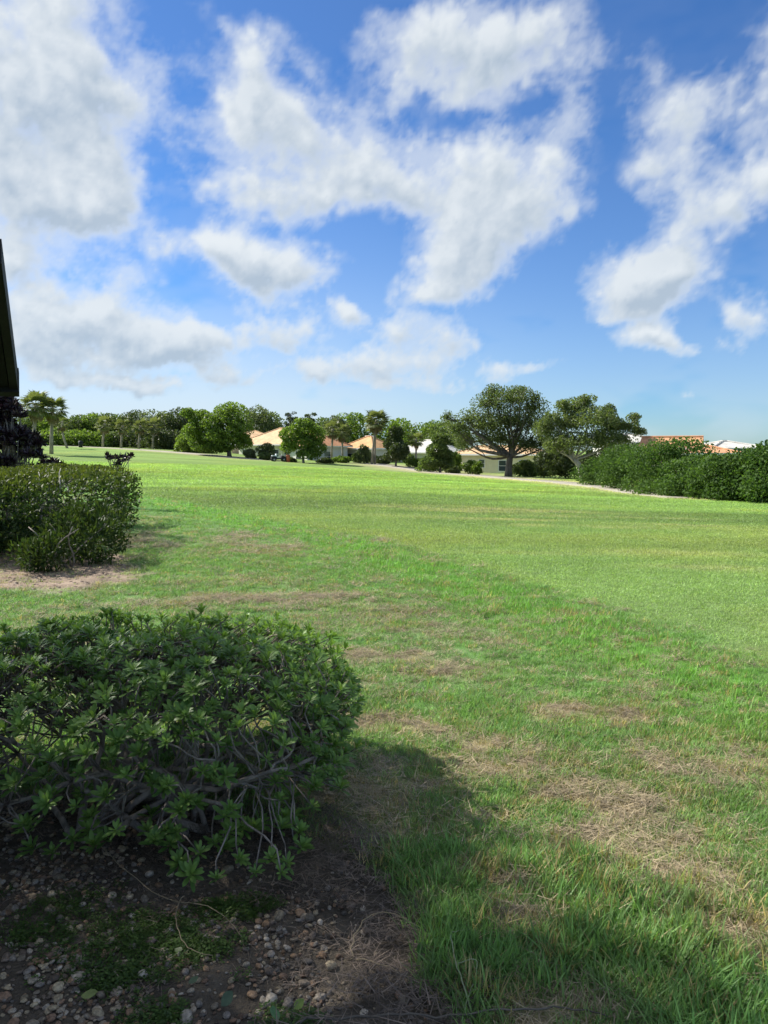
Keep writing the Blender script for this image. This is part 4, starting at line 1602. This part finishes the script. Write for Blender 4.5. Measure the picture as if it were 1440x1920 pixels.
# big bright tree left of the houses
b = gpt(432, 108)
tree('bright_tree', 'big bright green rounded tree left of the cream house', b, px_lobes(b, 108, [(432, 775, 34, 22), (410, 795, 34, 22), (452, 800, 28, 26), (425, 820, 46, 22), (375, 785, 24, 18), (365, 810, 24, 18), (380, 830, 30, 16), (455, 830, 20, 16), (400, 840, 40, 10), (350, 775, 14, 10)]),
     M['bright_leaf'], M['oak_bark'], 31, 19000, (.34, .19), .3, gap=.44, skin=.8, gscale=1.1)
b = gpt(570, 100)
tree('garden_tree', 'mid green tree with pale stems in front of the orange roofed house', b, px_lobes(b, 100, [(568, 800, 24, 16), (548, 815, 26, 16), (588, 815, 24, 18), (565, 830, 36, 14), (540, 838, 16, 12), (595, 840, 18, 14), (580, 852, 24, 10)]),
     M['bright_leaf'], M['pale_bark'], 32, 6500, (.36, .2), .16, gap=.42)
b = gpt(742, 102)
tree('dark_tree', 'dense dark conical tree just right of the tall palm', b, px_lobes(b, 102, [(742, 812, 14, 14), (738, 832, 20, 16), (748, 845, 20, 16), (740, 856, 22, 10)]), M['dark_leaf'], M['oak_bark'], 33, 4500, (.36, .2), .14, gap=.30)
b = gpt(825, 90)
tree('bushy_tree', 'dark green bushy tree on a mound left of the pale yellow house', b, px_lobes(b, 90, [(828, 825, 20, 14), (820, 845, 22, 16), (835, 855, 20, 12), (812, 866, 26, 12), (838, 870, 16, 10)]), M['mid_leaf'], M['oak_bark'], 34, 6000, (.32, .18), .14, gap=.33)

# trees behind the houses and along the far left edge of the course
GRP = 'trees along the far edge of the course'
BACK = [  # px, top y, width px, distance, leaf, label
    (140, 778, 46, 150, 'mid_leaf', 'mid green tree behind the leaning palm trunks at far left'),
    (178, 782, 44, 152, 'bright_leaf', 'lighter green tree in the far left tree line, right of the litter bin'),
    (215, 778, 46, 155, 'mid_leaf', 'tree behind the row of palms at far left'),
    (254, 768, 40, 158, 'dark_leaf', 'highest dark crowned pine in the far left tree line'),
    (292, 778, 46, 152, 'grey_leaf', 'grey green tree between the row of palms and the big bright tree'),
    (328, 774, 44, 150, 'dark_leaf', 'dark tree directly left of the big bright tree'),
    (352, 768, 30, 156, 'mid_leaf', 'tree top rising behind the left side of the big bright tree'),
    (482, 770, 44, 150, 'grey_leaf', 'grey green tree rising behind the cream roof on its left'),
    (510, 778, 44, 155, 'mid_leaf', 'tree directly behind the ridge of the cream roof'),
    (552, 784, 50, 158, 'dark_leaf', 'dark tree behind the garden tree between the houses'),
    (605, 785, 46, 155, 'mid_leaf', 'tree behind the small orange gable'),
    (660, 778, 50, 140, 'bright_leaf', 'round topped tree left of the tall palm, behind the orange roof'),
    (742, 786, 54, 140, 'bright_leaf', 'round topped tree behind the dark conical tree'),
    (800, 790, 50, 135, 'bright_leaf', 'round pale green tree right of the small palm'),
    (835, 796, 46, 130, 'mid_leaf', 'tree behind the bushy tree and the left side of the tallest oak'),
    (628, 788, 30, 135, 'grey_leaf', 'thin grey green tree behind the two palms between the houses'),
    (60, 775, 50, 150, 'mid_leaf', 'tree behind the pair of thick palms at the far left edge'),
    (98, 784, 40, 148, 'bright_leaf', 'light green tree just right of the pair of thick palms'),
]
for i, (px_, top, w, Y, lf, lab) in enumerate(BACK):
    b = gpt(px_, Y)
    H = at(px_, top, Y).z - b[2]
    Wm = w * Y / F * 1.75
    H *= 1.06 * (.93 + .16 * ((i * 37) % 10) / 9)
    tree('background_tree', lab, b, round_lobes(Wm, Wm, -H * .05, H, 12, 50 + i, .26, .42, .7), M[lf], M['oak_bark'], 60 + i, 4600, (.48, .26), .16, gap=.36, group=GRP, limbs=.6, gscale=.6)
# undergrowth along the far left edge
for i, (px_, top, w, Y, lf, lab) in enumerate([
        (125, 812, 60, 140, 'bright_leaf', 'light green thicket under the leaning palm trunks'), (175, 815, 60, 140, 'bright_leaf', 'thicket behind the litter bin at far left'),
        (225, 815, 60, 142, 'mid_leaf', 'thicket between the far left palms'), (275, 812, 60, 140, 'dark_leaf', 'dark thicket behind the path at far left'), (322, 815, 56, 136, 'dark_leaf', 'darkest thicket left of the big bright tree'),
        (362, 822, 40, 118, 'bright_leaf', 'low bright bush at the left foot of the big bright tree'), (75, 815, 60, 140, 'mid_leaf', 'thicket behind the thick palms at the far left edge')]):
    b = gpt(px_, Y)
    H = at(px_, top, Y).z - b[2]
    Wm = w * Y / F * 1.45
    H *= 1.25
    tree('thicket', lab, b, round_lobes(Wm * 1.15, Wm * .6, -H * .35, H, 10, 150 + i, .3, .45, .8), M[lf], M['oak_bark'], 160 + i, 4200, (.42, .24), .08, gap=.30, cat='bush', group='thickets at the far left edge', limbs=.3, gscale=.7)
# bare-topped pines behind the houses
for i, (px_, top, lab) in enumerate([(545, 772, 'thin half bare pine top above the garden tree'), (582, 774, 'slender pine top with two dark tufts above the garden tree')]):
    Y = 150
    b = gpt(px_, Y)
    H = at(px_, top, Y).z - b[2]
    tree('pine_tree', lab, b, px_lobes(b, Y, [(px_ - 5, top + 6, 7, 4), (px_ + 6, top + 3, 6, 3), (px_, top + 14, 9, 5)]), M['dark_leaf'], M['oak_bark'], 90 + i, 420, (.4, .16), .14,
         trunk_pts=[(0, 0, -.3), (.1, 0, H * .5), (0, 0, H * .93)], gap=.42, group='half bare pines')


# ------------------------------------------------------------------ palms
def frond_mesh(seed, mat, L=1.0, n=17, droop=.35):
    """fan leaf of a cabbage palm: stalk and folded segments"""
    r = random.Random(seed)
    V, T, ti = [], [], []
    stalk = L * .55

    def tri(a, b, c, t_):
        k = len(V)
        V.extend([a, b, c])
        T.append((k, k + 1, k + 2))
        ti.extend([t_] * 3)
    w = .02 * L
    e0 = Vector((stalk, 0, -.05 * L))
    tri((0, -w, 0), (0, w, 0), tuple(e0), .6)
    tri((0, 0, -w), (0, 0, w), tuple(e0), .6)
    for k in range(n):
        a = (k / (n - 1) - .5) * 2 * 1.75
        ln = L * .62 * (1 - .25 * abs(a) / 1.75) * r.uniform(.85, 1.1)
        d = Vector((math.cos(a), math.sin(a), 0))
        s = Vector((-math.sin(a), math.cos(a), 0)) * .045 * L
        mid = e0 + d * ln * .6 + Vector((0, 0, -droop * .22 * ln))
        tip = e0 + d * ln + Vector((0, 0, -droop * ln * r.uniform(.6, 1.1)))
        tv = r.uniform(.2, .9)
        tri(tuple(e0), tuple(mid - s + Vector((0, 0, .02 * L))), tuple(mid), tv)
        tri(tuple(e0), tuple(mid), tuple(mid + s + Vector((0, 0, .02 * L))), tv)
        tri(tuple(mid - s), tuple(tip), tuple(mid + s), tv)
    return mesh_np('frond', np.array([tuple(v) for v in V]), [np.array(T)], {'tint': ('POINT', 'FLOAT', np.array(ti, np.float32))}, False, mat)


FRONDS = [frond_mesh(200 + k, M['palm_leaf']) for k in range(3)]
DEAD = [frond_mesh(210 + k, M['dead_frond'], droop=.7) for k in range(2)]


def palm(label, px_, cy, rad_px, Y, lean=0.0, n=30, dead=5, group=None, tr=.17, bend=0.0):
    r = random.Random(int(px_ * 7 + Y))
    b = gpt(px_, Y)
    root = empty('palm_tree', b)
    tag(root, label, 'palm tree', group)
    top = at(px_ + lean, cy, Y) - Vector(b)
    R = rad_px * 1.28 * Y / F
    mb = MB()
    pth = [Vector((0, 0, -.3)), Vector((top.x * .25 + bend, 0, top.z * .33)), Vector((top.x * .62 + bend, 0, top.z * .68)), Vector((top.x, 0, top.z * .97))]
    mb.tube(pth, [tr * 1.25, tr, tr * .95, tr * 1.05], 9)
    mb.build('trunk', M['palm_bark'], root, True)
    mb = MB()
    mb.lathe([(.08, -.45), (tr * 1.5, -.2), (tr * 1.2, .1), (.05, .3)], 8)
    crown = mb.build('crown', M['palm_bark'], root, True, loc=(top.x, 0, top.z))
    for k in range(n + dead):
        isd = k >= n
        a = k * 2.4 + r.uniform(-.25, .25)
        f = k / n
        tilt = -1.25 + 1.85 * f ** .9 + r.uniform(-.12, .12) if not isd else r.uniform(.75, 1.2)
        o = link('frond', r.choice(DEAD if isd else FRONDS), crown)
        o.rotation_euler = (0, tilt, a)
        o.scale = (R * .92 * r.uniform(.85, 1.08) * (.85 if isd else 1),) * 3
    return root


palm('tall palm with two slim trunks look and a shaggy round head before the orange roof', 697, 790, 23, 105, 9, 36, 8, None, .17)
bpy.data.objects['palm_tree']['label'] = 'tallest palm with a slim pale trunk and round head, before the orange roof'
palm('slim palm whose trunk crosses the tallest palm, its small head hidden below it', 703, 800, 14, 106, 1, 16, 6, None, .12)
palm('thick headed palm at the far left edge, nearest to the dark roof overhang', 66, 762, 28, 88, 2, 34, 6, 'pair of thick headed palms at the far left', .2)
palm('thick headed palm at far left, right one of the pair', 100, 768, 25, 90, -2, 34, 8, 'pair of thick headed palms at the far left', .2)
palm('palm with a crooked leaning pale trunk at far left', 131, 795, 15, 112, -14, 20, 4, None, .15, -.3)
for i, (px_, cy, rp, lab) in enumerate([(196, 796, 17, 'leftmost palm of the far row along the pale path'), (230, 800, 15, 'second palm from the left in the far row along the path'),
                                        (263, 800, 15, 'third palm from the left in the far row along the path'), (289, 798, 17, 'palm at the right end of the far row along the path')]):
    palm(lab, px_, cy, rp, 128 + i * 2, 0, 24, 6, 'far row of palms along the path', .18)
palm('left palm of the two between the orange roofs', 622, 806, 17, 108, 2, 26, 5, 'two palms between the orange roofs', .15)
palm('right palm of the two between the orange roofs', 643, 812, 16, 112, -2, 26, 5, 'two palms between the orange roofs', .15)
palm('small pale palm right of the dark conical tree', 780, 826, 16, 104, 0, 24, 3, None, .12)


# ------------------------------------------------------------------ shrubs and hedges by the houses and on the right
def mass_lobes(w, d, H, n, seed):
    """lobes of a shrub that runs into its neighbours"""
    r = random.Random(seed)
    out = []
    for i in range(n):
        fx = (i + .5) / n * 2 - 1
        z = H * r.uniform(.15, .80) * (1 - .25 * fx * fx)
        k = r.uniform(.24, .40) * H
        out.append((fx * w / 2 + r.uniform(-.1, .1) * w, r.uniform(-.5, .5) * d - (H - z) * .22, z - .05 * H, k * r.uniform(1.0, 1.5), k * 1.1, min(k * .85, H - z)))
    for i in range(n // 2):
        k = r.uniform(.25, .36) * H
        out.append((r.uniform(-.5, .5) * w, r.uniform(-.6, 0) * d - .2 * H, k * .6, k * 1.3, k, k))
    return out


def bush(name, label, px_, top, w, Y, lf, seed, n=2200, leaf=(.24, .15), cat='bush', group=None, deep=.8, nl=7, base=None):
    b = gpt(px_, Y)
    H = at(px_, top, Y).z - b[2]
    Wm = w * Y / F
    return tree(name, label, b, (mass_lobes(Wm, Wm * deep, H, nl, seed) if nl > 9 else round_lobes(Wm * 1.05, Wm * deep, -H * .12, H * .98, nl, seed, .34, .48, .62)), M[lf], M['oak_bark'], seed, n, leaf, .06, gap=.30, cat=cat, group=group, limbs=.4, skin=.5)


SEA = 'broad leaved shrubs massed along the right edge of the fairway'
for i, (px_, top, w, Y, lab, n) in enumerate([
        (1140, 856, 96, 58, 'leftmost broad leaved shrub of the right hand mass, beside the pale oak trunk', 4600), (1193, 836, 110, 52, 'second broad leaved shrub from the left in the right hand mass', 6400),
        (1245, 822, 124, 47, 'highest broad leaved shrub, before the orange gable on the right', 8000), (1300, 853, 116, 42.5, 'broad leaved shrub before the low orange roof on the right', 7600),
        (1350, 850, 116, 40, 'broad leaved shrub below the white roof on the right', 7600), (1400, 836, 120, 38, 'tall broad leaved shrub near the right picture edge', 8000), (1455, 824, 120, 36.5, 'broad leaved shrub cut by the right picture edge', 8000)]):
    bush('hedge_shrub', lab, px_, top - 9, w, Y, 'seagrape_leaf', 300 + i, int(n * 1.5), (.165, .11), 'shrub', SEA, .6, 13)
bush('low_shrub', 'low twiggy grey green shrub at the foot of the right hand shrubs', 1215, 895, 60, 48.5, 'grey_leaf', 330, 1600, (.16, .09), 'shrub')
bush('low_shrub', 'low yellowish shrub at the foot of the shrubs by the right picture edge', 1425, 905, 44, 36, 'grey_leaf', 331, 1400, (.14, .09), 'shrub')
# shaded shrubs under the oaks
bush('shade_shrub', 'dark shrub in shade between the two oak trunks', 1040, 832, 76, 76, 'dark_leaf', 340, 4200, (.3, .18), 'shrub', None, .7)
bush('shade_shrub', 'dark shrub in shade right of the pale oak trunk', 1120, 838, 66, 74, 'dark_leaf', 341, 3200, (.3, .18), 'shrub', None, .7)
bush('shade_shrub', 'lighter leafy shrub right beside the dark oak trunk', 985, 864, 44, 81, 'mid_leaf', 342, 2200, (.3, .18), 'shrub', None, .7)
bush('shade_shrub', 'grey bare looking shrub behind the pale oak', 1165, 815, 60, 74, 'grey_leaf', 343, 2200, (.24, .14), 'shrub', None, .7)
# garden bushes by the houses
for i, (px_, top, w, Y, lf, lab, nm) in enumerate([
        (884, 862, 34, 88, 'bright_leaf', 'small clipped rounded bush before the pale yellow house', 'clipped_bush'), (806, 862, 46, 92, 'bright_leaf', 'low bright bush at the foot of the bushy tree', 'garden_bush'),
        (500, 828, 34, 106, 'dark_leaf', 'flat topped dark bush before the cream house', 'garden_bush'), (500, 848, 30, 104, 'mid_leaf', 'low bush under the flat topped bush by the cream house', 'garden_bush'),
        (470, 842, 20, 106, 'grey_leaf', 'small grey bush at the left corner of the cream house', 'garden_bush'), (690, 852, 44, 110, 'mid_leaf', 'low bushes before the wall of the orange roofed house', 'garden_bush'),
        (718, 854, 26, 108, 'dark_leaf', 'dark low bush right of the tallest palm', 'garden_bush'), (668, 848, 16, 108, 'mid_leaf', 'narrow bush at the left corner of the orange roofed house', 'garden_bush'),
        (640, 855, 30, 106, 'bright_leaf', 'low bush under the two palms between the orange roofs', 'garden_bush'), (765, 848, 24, 112, 'mid_leaf', 'bush between the dark conical tree and the small palm', 'garden_bush'),
        (778, 858, 30, 104, 'bright_leaf', 'low hedge under the small pale palm', 'garden_bush'), (610, 858, 30, 102, 'dark_leaf', 'dark low bush at the right foot of the garden tree', 'garden_bush'),
        (545, 858, 20, 101, 'dark_leaf', 'dark bush at the left foot of the garden tree, beside the orange bin', 'garden_bush'), (845, 872, 26, 94, 'grey_leaf', 'grey grassy bush left of the clipped rounded bush', 'garden_bush'),
        (1010, 872, 30, 84, 'bright_leaf', 'bright low bush between the dark oak trunk and the shaded shrubs', 'garden_bush'), (682, 832, 26, 107, 'grey_leaf', 'thin small tree before the orange roof, left of the tallest palm', 'garden_bush'),
        (855, 845, 18, 96, 'bright_leaf', 'bright narrow bush at the left corner of the pale yellow house', 'garden_bush')]):
    bush(nm, lab, px_, top, w, Y, lf, 360 + i, 1500, (.26, .16), 'bush')


# ------------------------------------------------------------------ houses
def roof_mat(name, c):
    m, t, out = new_mat(name)
    co = t.node('ShaderNodeTexCoord').outputs['Object']
    n = t.noise(co, 1.3, 5, .6)
    n2 = t.noise(co, 9, 3, .6)
    w = t.node('ShaderNodeTexWave', wave_type='BANDS', bands_direction='Z')
    t.l.new(co, w.inputs[0])
    w.inputs['Scale'].default_value = 2.6
    w.inputs['Distortion'].default_value = .4
    f = t.math('ADD', t.math('MULTIPLY', n, .6), t.math('MULTIPLY', n2, .4))
    col = t.mix(t.ramp(f, .3, .7), rgb(*[x * .72 for x in c]), rgb(*[min(.85, x * 1.25) for x in c]))
    principled(t, out, col, .85, w.outputs['Fac'], .5, .06, .25)
    return m


M['roof_orange'] = roof_mat('orange_tile_roof', (.60, .35, .17))
M['roof_peach'] = roof_mat('peach_tile_roof', (.60, .40, .23))
M['roof_deep'] = roof_mat('deep_orange_tile_roof', (.56, .29, .155))
M['roof_white'] = roof_mat('white_tile_roof', (.56, .54, .49))
M['wall_cream'] = simple('cream_stucco', (.72, .68, .58), .9, .06, 1.5)
M['wall_yellow'] = simple('pale_yellow_stucco', (.76, .70, .50), .9, .06, 1.5)
M['wall_white'] = simple('white_stucco', (.74, .73, .70), .9, .06, 1.5)
M['wall_pink'] = simple('pinkish_stucco', (.62, .47, .40), .9, .06, 1.5)
M['trim'] = simple('white_trim', (.78, .77, .74), .7, .05, 3)
m, t, out = new_mat('dark_window_glass')
principled(t, out, rgb(.05, .065, .08), .08, None, spec=.8)
M['pane'] = m


def house(label, px_, Y, eave_y, w, d, roof_h, rz, roof, wall, gable=False, over=.55, wins=(), wall_h=2.9, chimney=None):
    """walls, hip or gable roof, windows on the side that faces the course. eave height is read at the house centre"""
    x = (px_ - 720) / F * Y
    ez = at(px_, eave_y, Y).z
    root = empty('house', (x, Y, ez - wall_h), rz)
    tag(root, label, 'house')
    mb = MB()
    mb.box((-w / 2, -d / 2, -1.2), (w / 2, d / 2, wall_h))
    if gable:
        mb.add([(-w / 2, -d / 2, wall_h), (-w / 2, d / 2, wall_h), (-w / 2, 0, wall_h + roof_h * .9), (w / 2, -d / 2, wall_h), (w / 2, d / 2, wall_h), (w / 2, 0, wall_h + roof_h * .9)],
               [(0, 2, 1), (3, 4, 5)])
    wl = mb.build('wall', M[wall], root)
    mb = MB()
    W2, D2 = w / 2 + over, d / 2 + over
    th = .16
    rl = W2 if gable else max(.2, W2 - D2)
    lo = wall_h - .02
    top = lo + roof_h
    v = [(-W2, -D2, lo), (W2, -D2, lo), (W2, D2, lo), (-W2, D2, lo), (-W2, -D2, lo + th), (W2, -D2, lo + th), (W2, D2, lo + th), (-W2, D2, lo + th), (-rl, 0, top + th), (rl, 0, top + th)]
    f = [(3, 2, 1, 0), (0, 1, 5, 4), (1, 2, 6, 5), (2, 3, 7, 6), (3, 0, 4, 7), (4, 5, 9, 8), (6, 7, 8, 9), (5, 6, 9), (7, 4, 8)]
    if gable:
        v += [(-rl, 0, lo + roof_h * .98), (rl, 0, lo + roof_h * .98)]
        f = [(0, 1, 11, 10), (2, 3, 10, 11), (0, 1, 5, 4), (2, 3, 7, 6), (4, 5, 9, 8), (6, 7, 8, 9), (1, 5, 9, 11), (2, 6, 9, 11), (0, 4, 8, 10), (3, 7, 8, 10)]
    mb.add(v, f)
    rf = mb.build('roof', M[roof], root)
    mb = MB()      # ridge cap
    mb.tube([(-rl, 0, top + th + .02), (rl, 0, top + th + .02)], .12, 6)
    if not gable:
        for sx in (-1, 1):
            for sy in (-1, 1):
                mb.tube([(sx * rl, 0, top + th + .02), (sx * W2, sy * D2, lo + th + .02)], .10, 6)
    mb.build('ridge_cap', M[roof], rf)
    if chimney:
        mb = MB()
        cx, cy, ch = chimney
        mb.box((cx - .45, cy - .4, wall_h + .2), (cx + .45, cy + .4, wall_h + ch))
        mb.box((cx - .52, cy - .47, wall_h + ch), (cx + .52, cy + .47, wall_h + ch + .12))
        mb.build('chimney', M['trim'], rf)
    mb = MB()
    mb.box((-W2 - .03, -D2 - .05, lo - .04), (W2 + .03, -D2 - .003, lo + .15))
    mb.box((-W2 - .05, -D2, lo - .04), (-W2 - .003, D2, lo + .15))
    mb.box((W2 + .003, -D2, lo - .04), (W2 + .05, D2, lo + .15))
    mb.build('fascia', M['trim'], rf)
    for (wx, ww, wh, wz, side) in wins:
        fr = MB()
        pa = MB()
        T_ = Matrix.Identity(4)
        if side == 'front':
            T_ = Matrix.Translation((wx, -d / 2, wz))
        elif side == 'left':
            T_ = Matrix.Translation((-w / 2, wx, wz)) @ Matrix.Rotation(-math.pi / 2, 4, 'Z')
        elif side == 'right':
            T_ = Matrix.Translation((w / 2, wx, wz)) @ Matrix.Rotation(math.pi / 2, 4, 'Z')
        pa.box((-ww / 2, -.015, 0), (ww / 2, .05, wh), T_)
        for q in ((-ww / 2 - .09, -ww / 2), (ww / 2, ww / 2 + .09)):
            fr.box((q[0], -.07, -.09), (q[1], .05, wh + .09), T_)
        for q in ((-.09, 0), (wh, wh + .09), (wh / 2 - .025, wh / 2 + .025)):
            fr.box((-ww / 2, -.06, q[0]), (ww / 2, .05, q[1]), T_)
        fo = fr.build('window', M['trim'], root)
        pa.build('pane', M['pane'], fo)
    return root


house('cream house with a peach hip roof, leftmost house beyond the fairway', 530, 122, 835, 10.5, 9, 2.5, math.radians(-42), 'roof_peach', 'wall_cream', wins=[(-3.5, 1.4, 1.3, .9, 'front'), (.5, 1.8, 2.0, .2, 'front'), (3.8, 1.4, 1.3, .9, 'front'), (-2, 1.3, 1.3, .9, 'left')])
house('house with a small pinkish roof half hidden behind the big bright tree', 476, 128, 826, 7, 7, 1.5, math.radians(10), 'roof_peach', 'wall_pink', wins=[(-1, 1.2, 1.3, .9, 'front')])
house('white house with a deep orange roof, behind the garden tree', 588, 116, 838, 7.0, 7.5, 2.1, math.radians(-48), 'roof_deep', 'wall_white', wins=[(-1.5, 1.3, 1.3, .9, 'front'), (1.5, 1.3, 1.3, .9, 'front'), (0, 1.4, 1.4, .8, 'right')])
house('low house with a flat grey white wall between the orange roofs', 634, 121, 842, 5.0, 6, .9, 0, 'roof_white', 'wall_white', wins=[(-1.0, 1.6, 1.2, .8, 'front')])
house('house with an orange hip roof and chimney behind the tallest palm', 692, 118, 842, 5.8, 5, 1.75, math.radians(-40), 'roof_orange', 'wall_cream', wins=[(-1.6, 1.2, 1.3, .9, 'front'), (1.8, 1.4, 1.3, .9, 'front')], chimney=(-.6, .8, 1.95))
house('white roofed house partly hidden behind the small pale palm', 806, 118, 849, 7.6, 6, 1.8, math.radians(-42), 'roof_white', 'wall_cream', wins=[(-2, 1.4, 1.3, .9, 'front'), (1.5, 1.4, 1.3, .9, 'front')])
house('long low pale yellow house behind the tallest oak', 942, 99, 853, 11.0, 3.6, 1.0, math.radians(-38), 'roof_peach', 'wall_yellow', wins=[(-2.0, .8, 1.0, 1.3, 'front'), (1.0, 1.0, 1.3, .9, 'front'), (3.9, 1.2, 1.3, .9, 'front')])
house('house with a tall orange gable rising over the right hand shrubs', 1258, 68, 842, 4.2, 5.0, .9, math.radians(-24), 'roof_deep', 'wall_pink', gable=True, over=.45, wins=[(0, .9, .7, 1.7, 'right')])
house('low orange roofed wing below the orange gable on the right', 1322, 64, 852, 3.4, 4, .55, math.radians(-10), 'roof_deep', 'wall_white', over=.4)
house('white roofed house showing over the shrubs at far right', 1356, 72, 843, 4.6, 5, .62, math.radians(5), 'roof_white', 'wall_white', over=.4)
house('pale roofed house glimpsed through the right side of the pale trunked oak', 1175, 84, 832, 6.0, 6, .9, 0, 'roof_white', 'wall_white', over=.4)


# unseen tree added at the left: crown placed sunward to dapple bed and grass
_k = 1 / math.tan(SUN_EL)
SB = (-6.4, 5.2, 0)
_lob = []
for (gx, gy, rad) in ((-1.6, 3.3, .9), (-1.0, 3.0, .9), (-.5, 3.3, .7), (-1.3, 2.2, .9), (-.6, 2.2, .8), (-.1, 2.9, .7), (.25, 2.75, .6), (.7, 2.25, .6), (.2, 1.9, .7), (1.05, 1.85, .55), (.7, 1.4, .7), (-.3, 1.4, .8), (-1.3, 1.3, .9), (1.4, 1.3, .6), (-2.0, 2.6, .9), (-.9, 3.9, .5)):
    zc = 4.7 + .5 * ((gx * 7.3 + gy * 3.1) % 1)
    _lob.append((gx + math.sin(SUN_AZ) * _k * zc - SB[0], gy + math.cos(SUN_AZ) * _k * zc - SB[1], zc, rad, rad, rad * .55))
tree('added_shade_tree', 'added leafy tree beside the dark roof, out of view to the left, shading the near bed', SB, _lob,
     M['mid_leaf'], M['oak_bark'], 400, 2600, (.15, .07), .16, fork=2.6, gap=.34, skin=.95, limbs=.5)

# ------------------------------------------------------------------ small things
def utility_cart():
    p = gpt(523, 100)
    M['cart_dark'] = simple('dark_cart_plastic', (.025, .026, .03), .5, .2, 6)
    M['cart_white'] = simple('white_cart_panel', (.62, .66, .70), .4, .08, 6)
    M['tyre'] = simple('black_tyre', (.02, .02, .02), .9, .2, 20)
    M['steel'] = simple('steel', (.4, .4, .4), .4, .1, 10)
    root = empty('utility_cart', (p[0], p[1], p[2]), .3)
    tag(root, 'small dark utility cart with a white hood parked before the cream house', 'cart')
    mb = MB()
    prof = [(-.95, .28), (-.95, .62), (-.30, .66), (-.25, .50), (.25, .48), (.40, .80), (.92, .62), (1.0, .30)]
    vs_ = [(x, -.5, z) for x, z in prof] + [(x, .5, z) for x, z in prof]
    n = len(prof)
    mb.add(vs_, [tuple(range(n)), tuple(range(2 * n - 1, n - 1, -1))] + [((i + 1) % n, i, n + i, n + (i + 1) % n) for i in range(n)])
    mb.build('body', M['cart_dark'], root)
    mb = MB()
    mb.box((.38, -.46, .812), (.90, .46, .86), Matrix.Rotation(0, 4, 'Y'))
    mb.box((-.85, -.44, .70), (-.36, .44, .82))
    mb.build('hood', M['cart_white'], root)
    mb = MB()
    mb.box((-.28, -.42, .52), (.12, .42, .64))
    mb.box((-.36, -.42, .64), (-.24, .42, 1.02))
    mb.build('seat', M['cart_white'], root)
    mb = MB()
    mb.tube([(.40, .15, .8), (.24, .15, .98)], .02, 6)
    mb.tube([(.24 + .03 * math.sin(a), .15 + .15 * math.cos(a), .98 + .12 * math.sin(a)) for a in [k * math.pi / 6 for k in range(13)]], .015, 5)
    mb.build('steering_wheel', M['cart_dark'], root)
    for x in (-.62, .66):
        for y in (-.52, .52):
            mb = MB()
            mb.lathe([(.12, -.09), (.24, -.09), (.26, -.05), (.26, .05), (.24, .09), (.12, .09)], 14)
            wv = mb.build('wheel', M['tyre'], root, True, loc=(x, y, .26), rot=(math.pi / 2, 0, 0))
            mb = MB()
            mb.lathe([(.02, -.10), (.12, -.095), (.12, .095), (.02, .10)], 12)
            mb.build('rim', M['steel'], wv, True)


utility_cart()


def bin_thing(name, label, px_, Y, h, w, c, cat):
    p = gpt(px_, Y)
    m_ = simple(name + '_paint', c, .5, .15, 5)
    root = empty(name, p)
    tag(root, label, cat)
    mb = MB()
    mb.lathe([(w * .40, 0), (w * .46, .04), (w * .5, h * .55), (w * .5, h * .82)], 14)
    body = mb.build('body', m_, root, True)
    mb = MB()
    for z in (h * .25, h * .5):
        mb.lathe([(w * .485, z - .02), (w * .53, z - .01), (w * .53, z + .01), (w * .485, z + .02)], 14)
    mb.build('band', m_, body, True)
    mb = MB()
    mb.lathe([(w * .55, h * .82), (w * .56, h * .86), (w * .42, h * .96), (w * .12, h), (w * .02, h)], 14)
    mb.build('lid', m_, root, True)


bin_thing('litter_bin', 'dark litter bin standing on the far left lawn before the thicket', 155, 118, 1.0, .62, (.02, .022, .022), 'bin')
bin_thing('orange_bin', 'upright orange bin beside the dark utility cart', 541, 100, .95, .55, (.62, .17, .08), 'bin')
x, y, z = gpt(186, 28)
mb = MB()
mb.tube([(0, 0, -.1), (0, 0, .5), (0, 0, .62)], [.018, .018, .004], 6)
tag(mb.build('marker_stake', simple('stake_paint', (.6, .6, .35), .7), None, loc=(x, y, z)), 'thin pale marker stake on the fairway left of the small purple plant', 'stake')
#SECTIONS
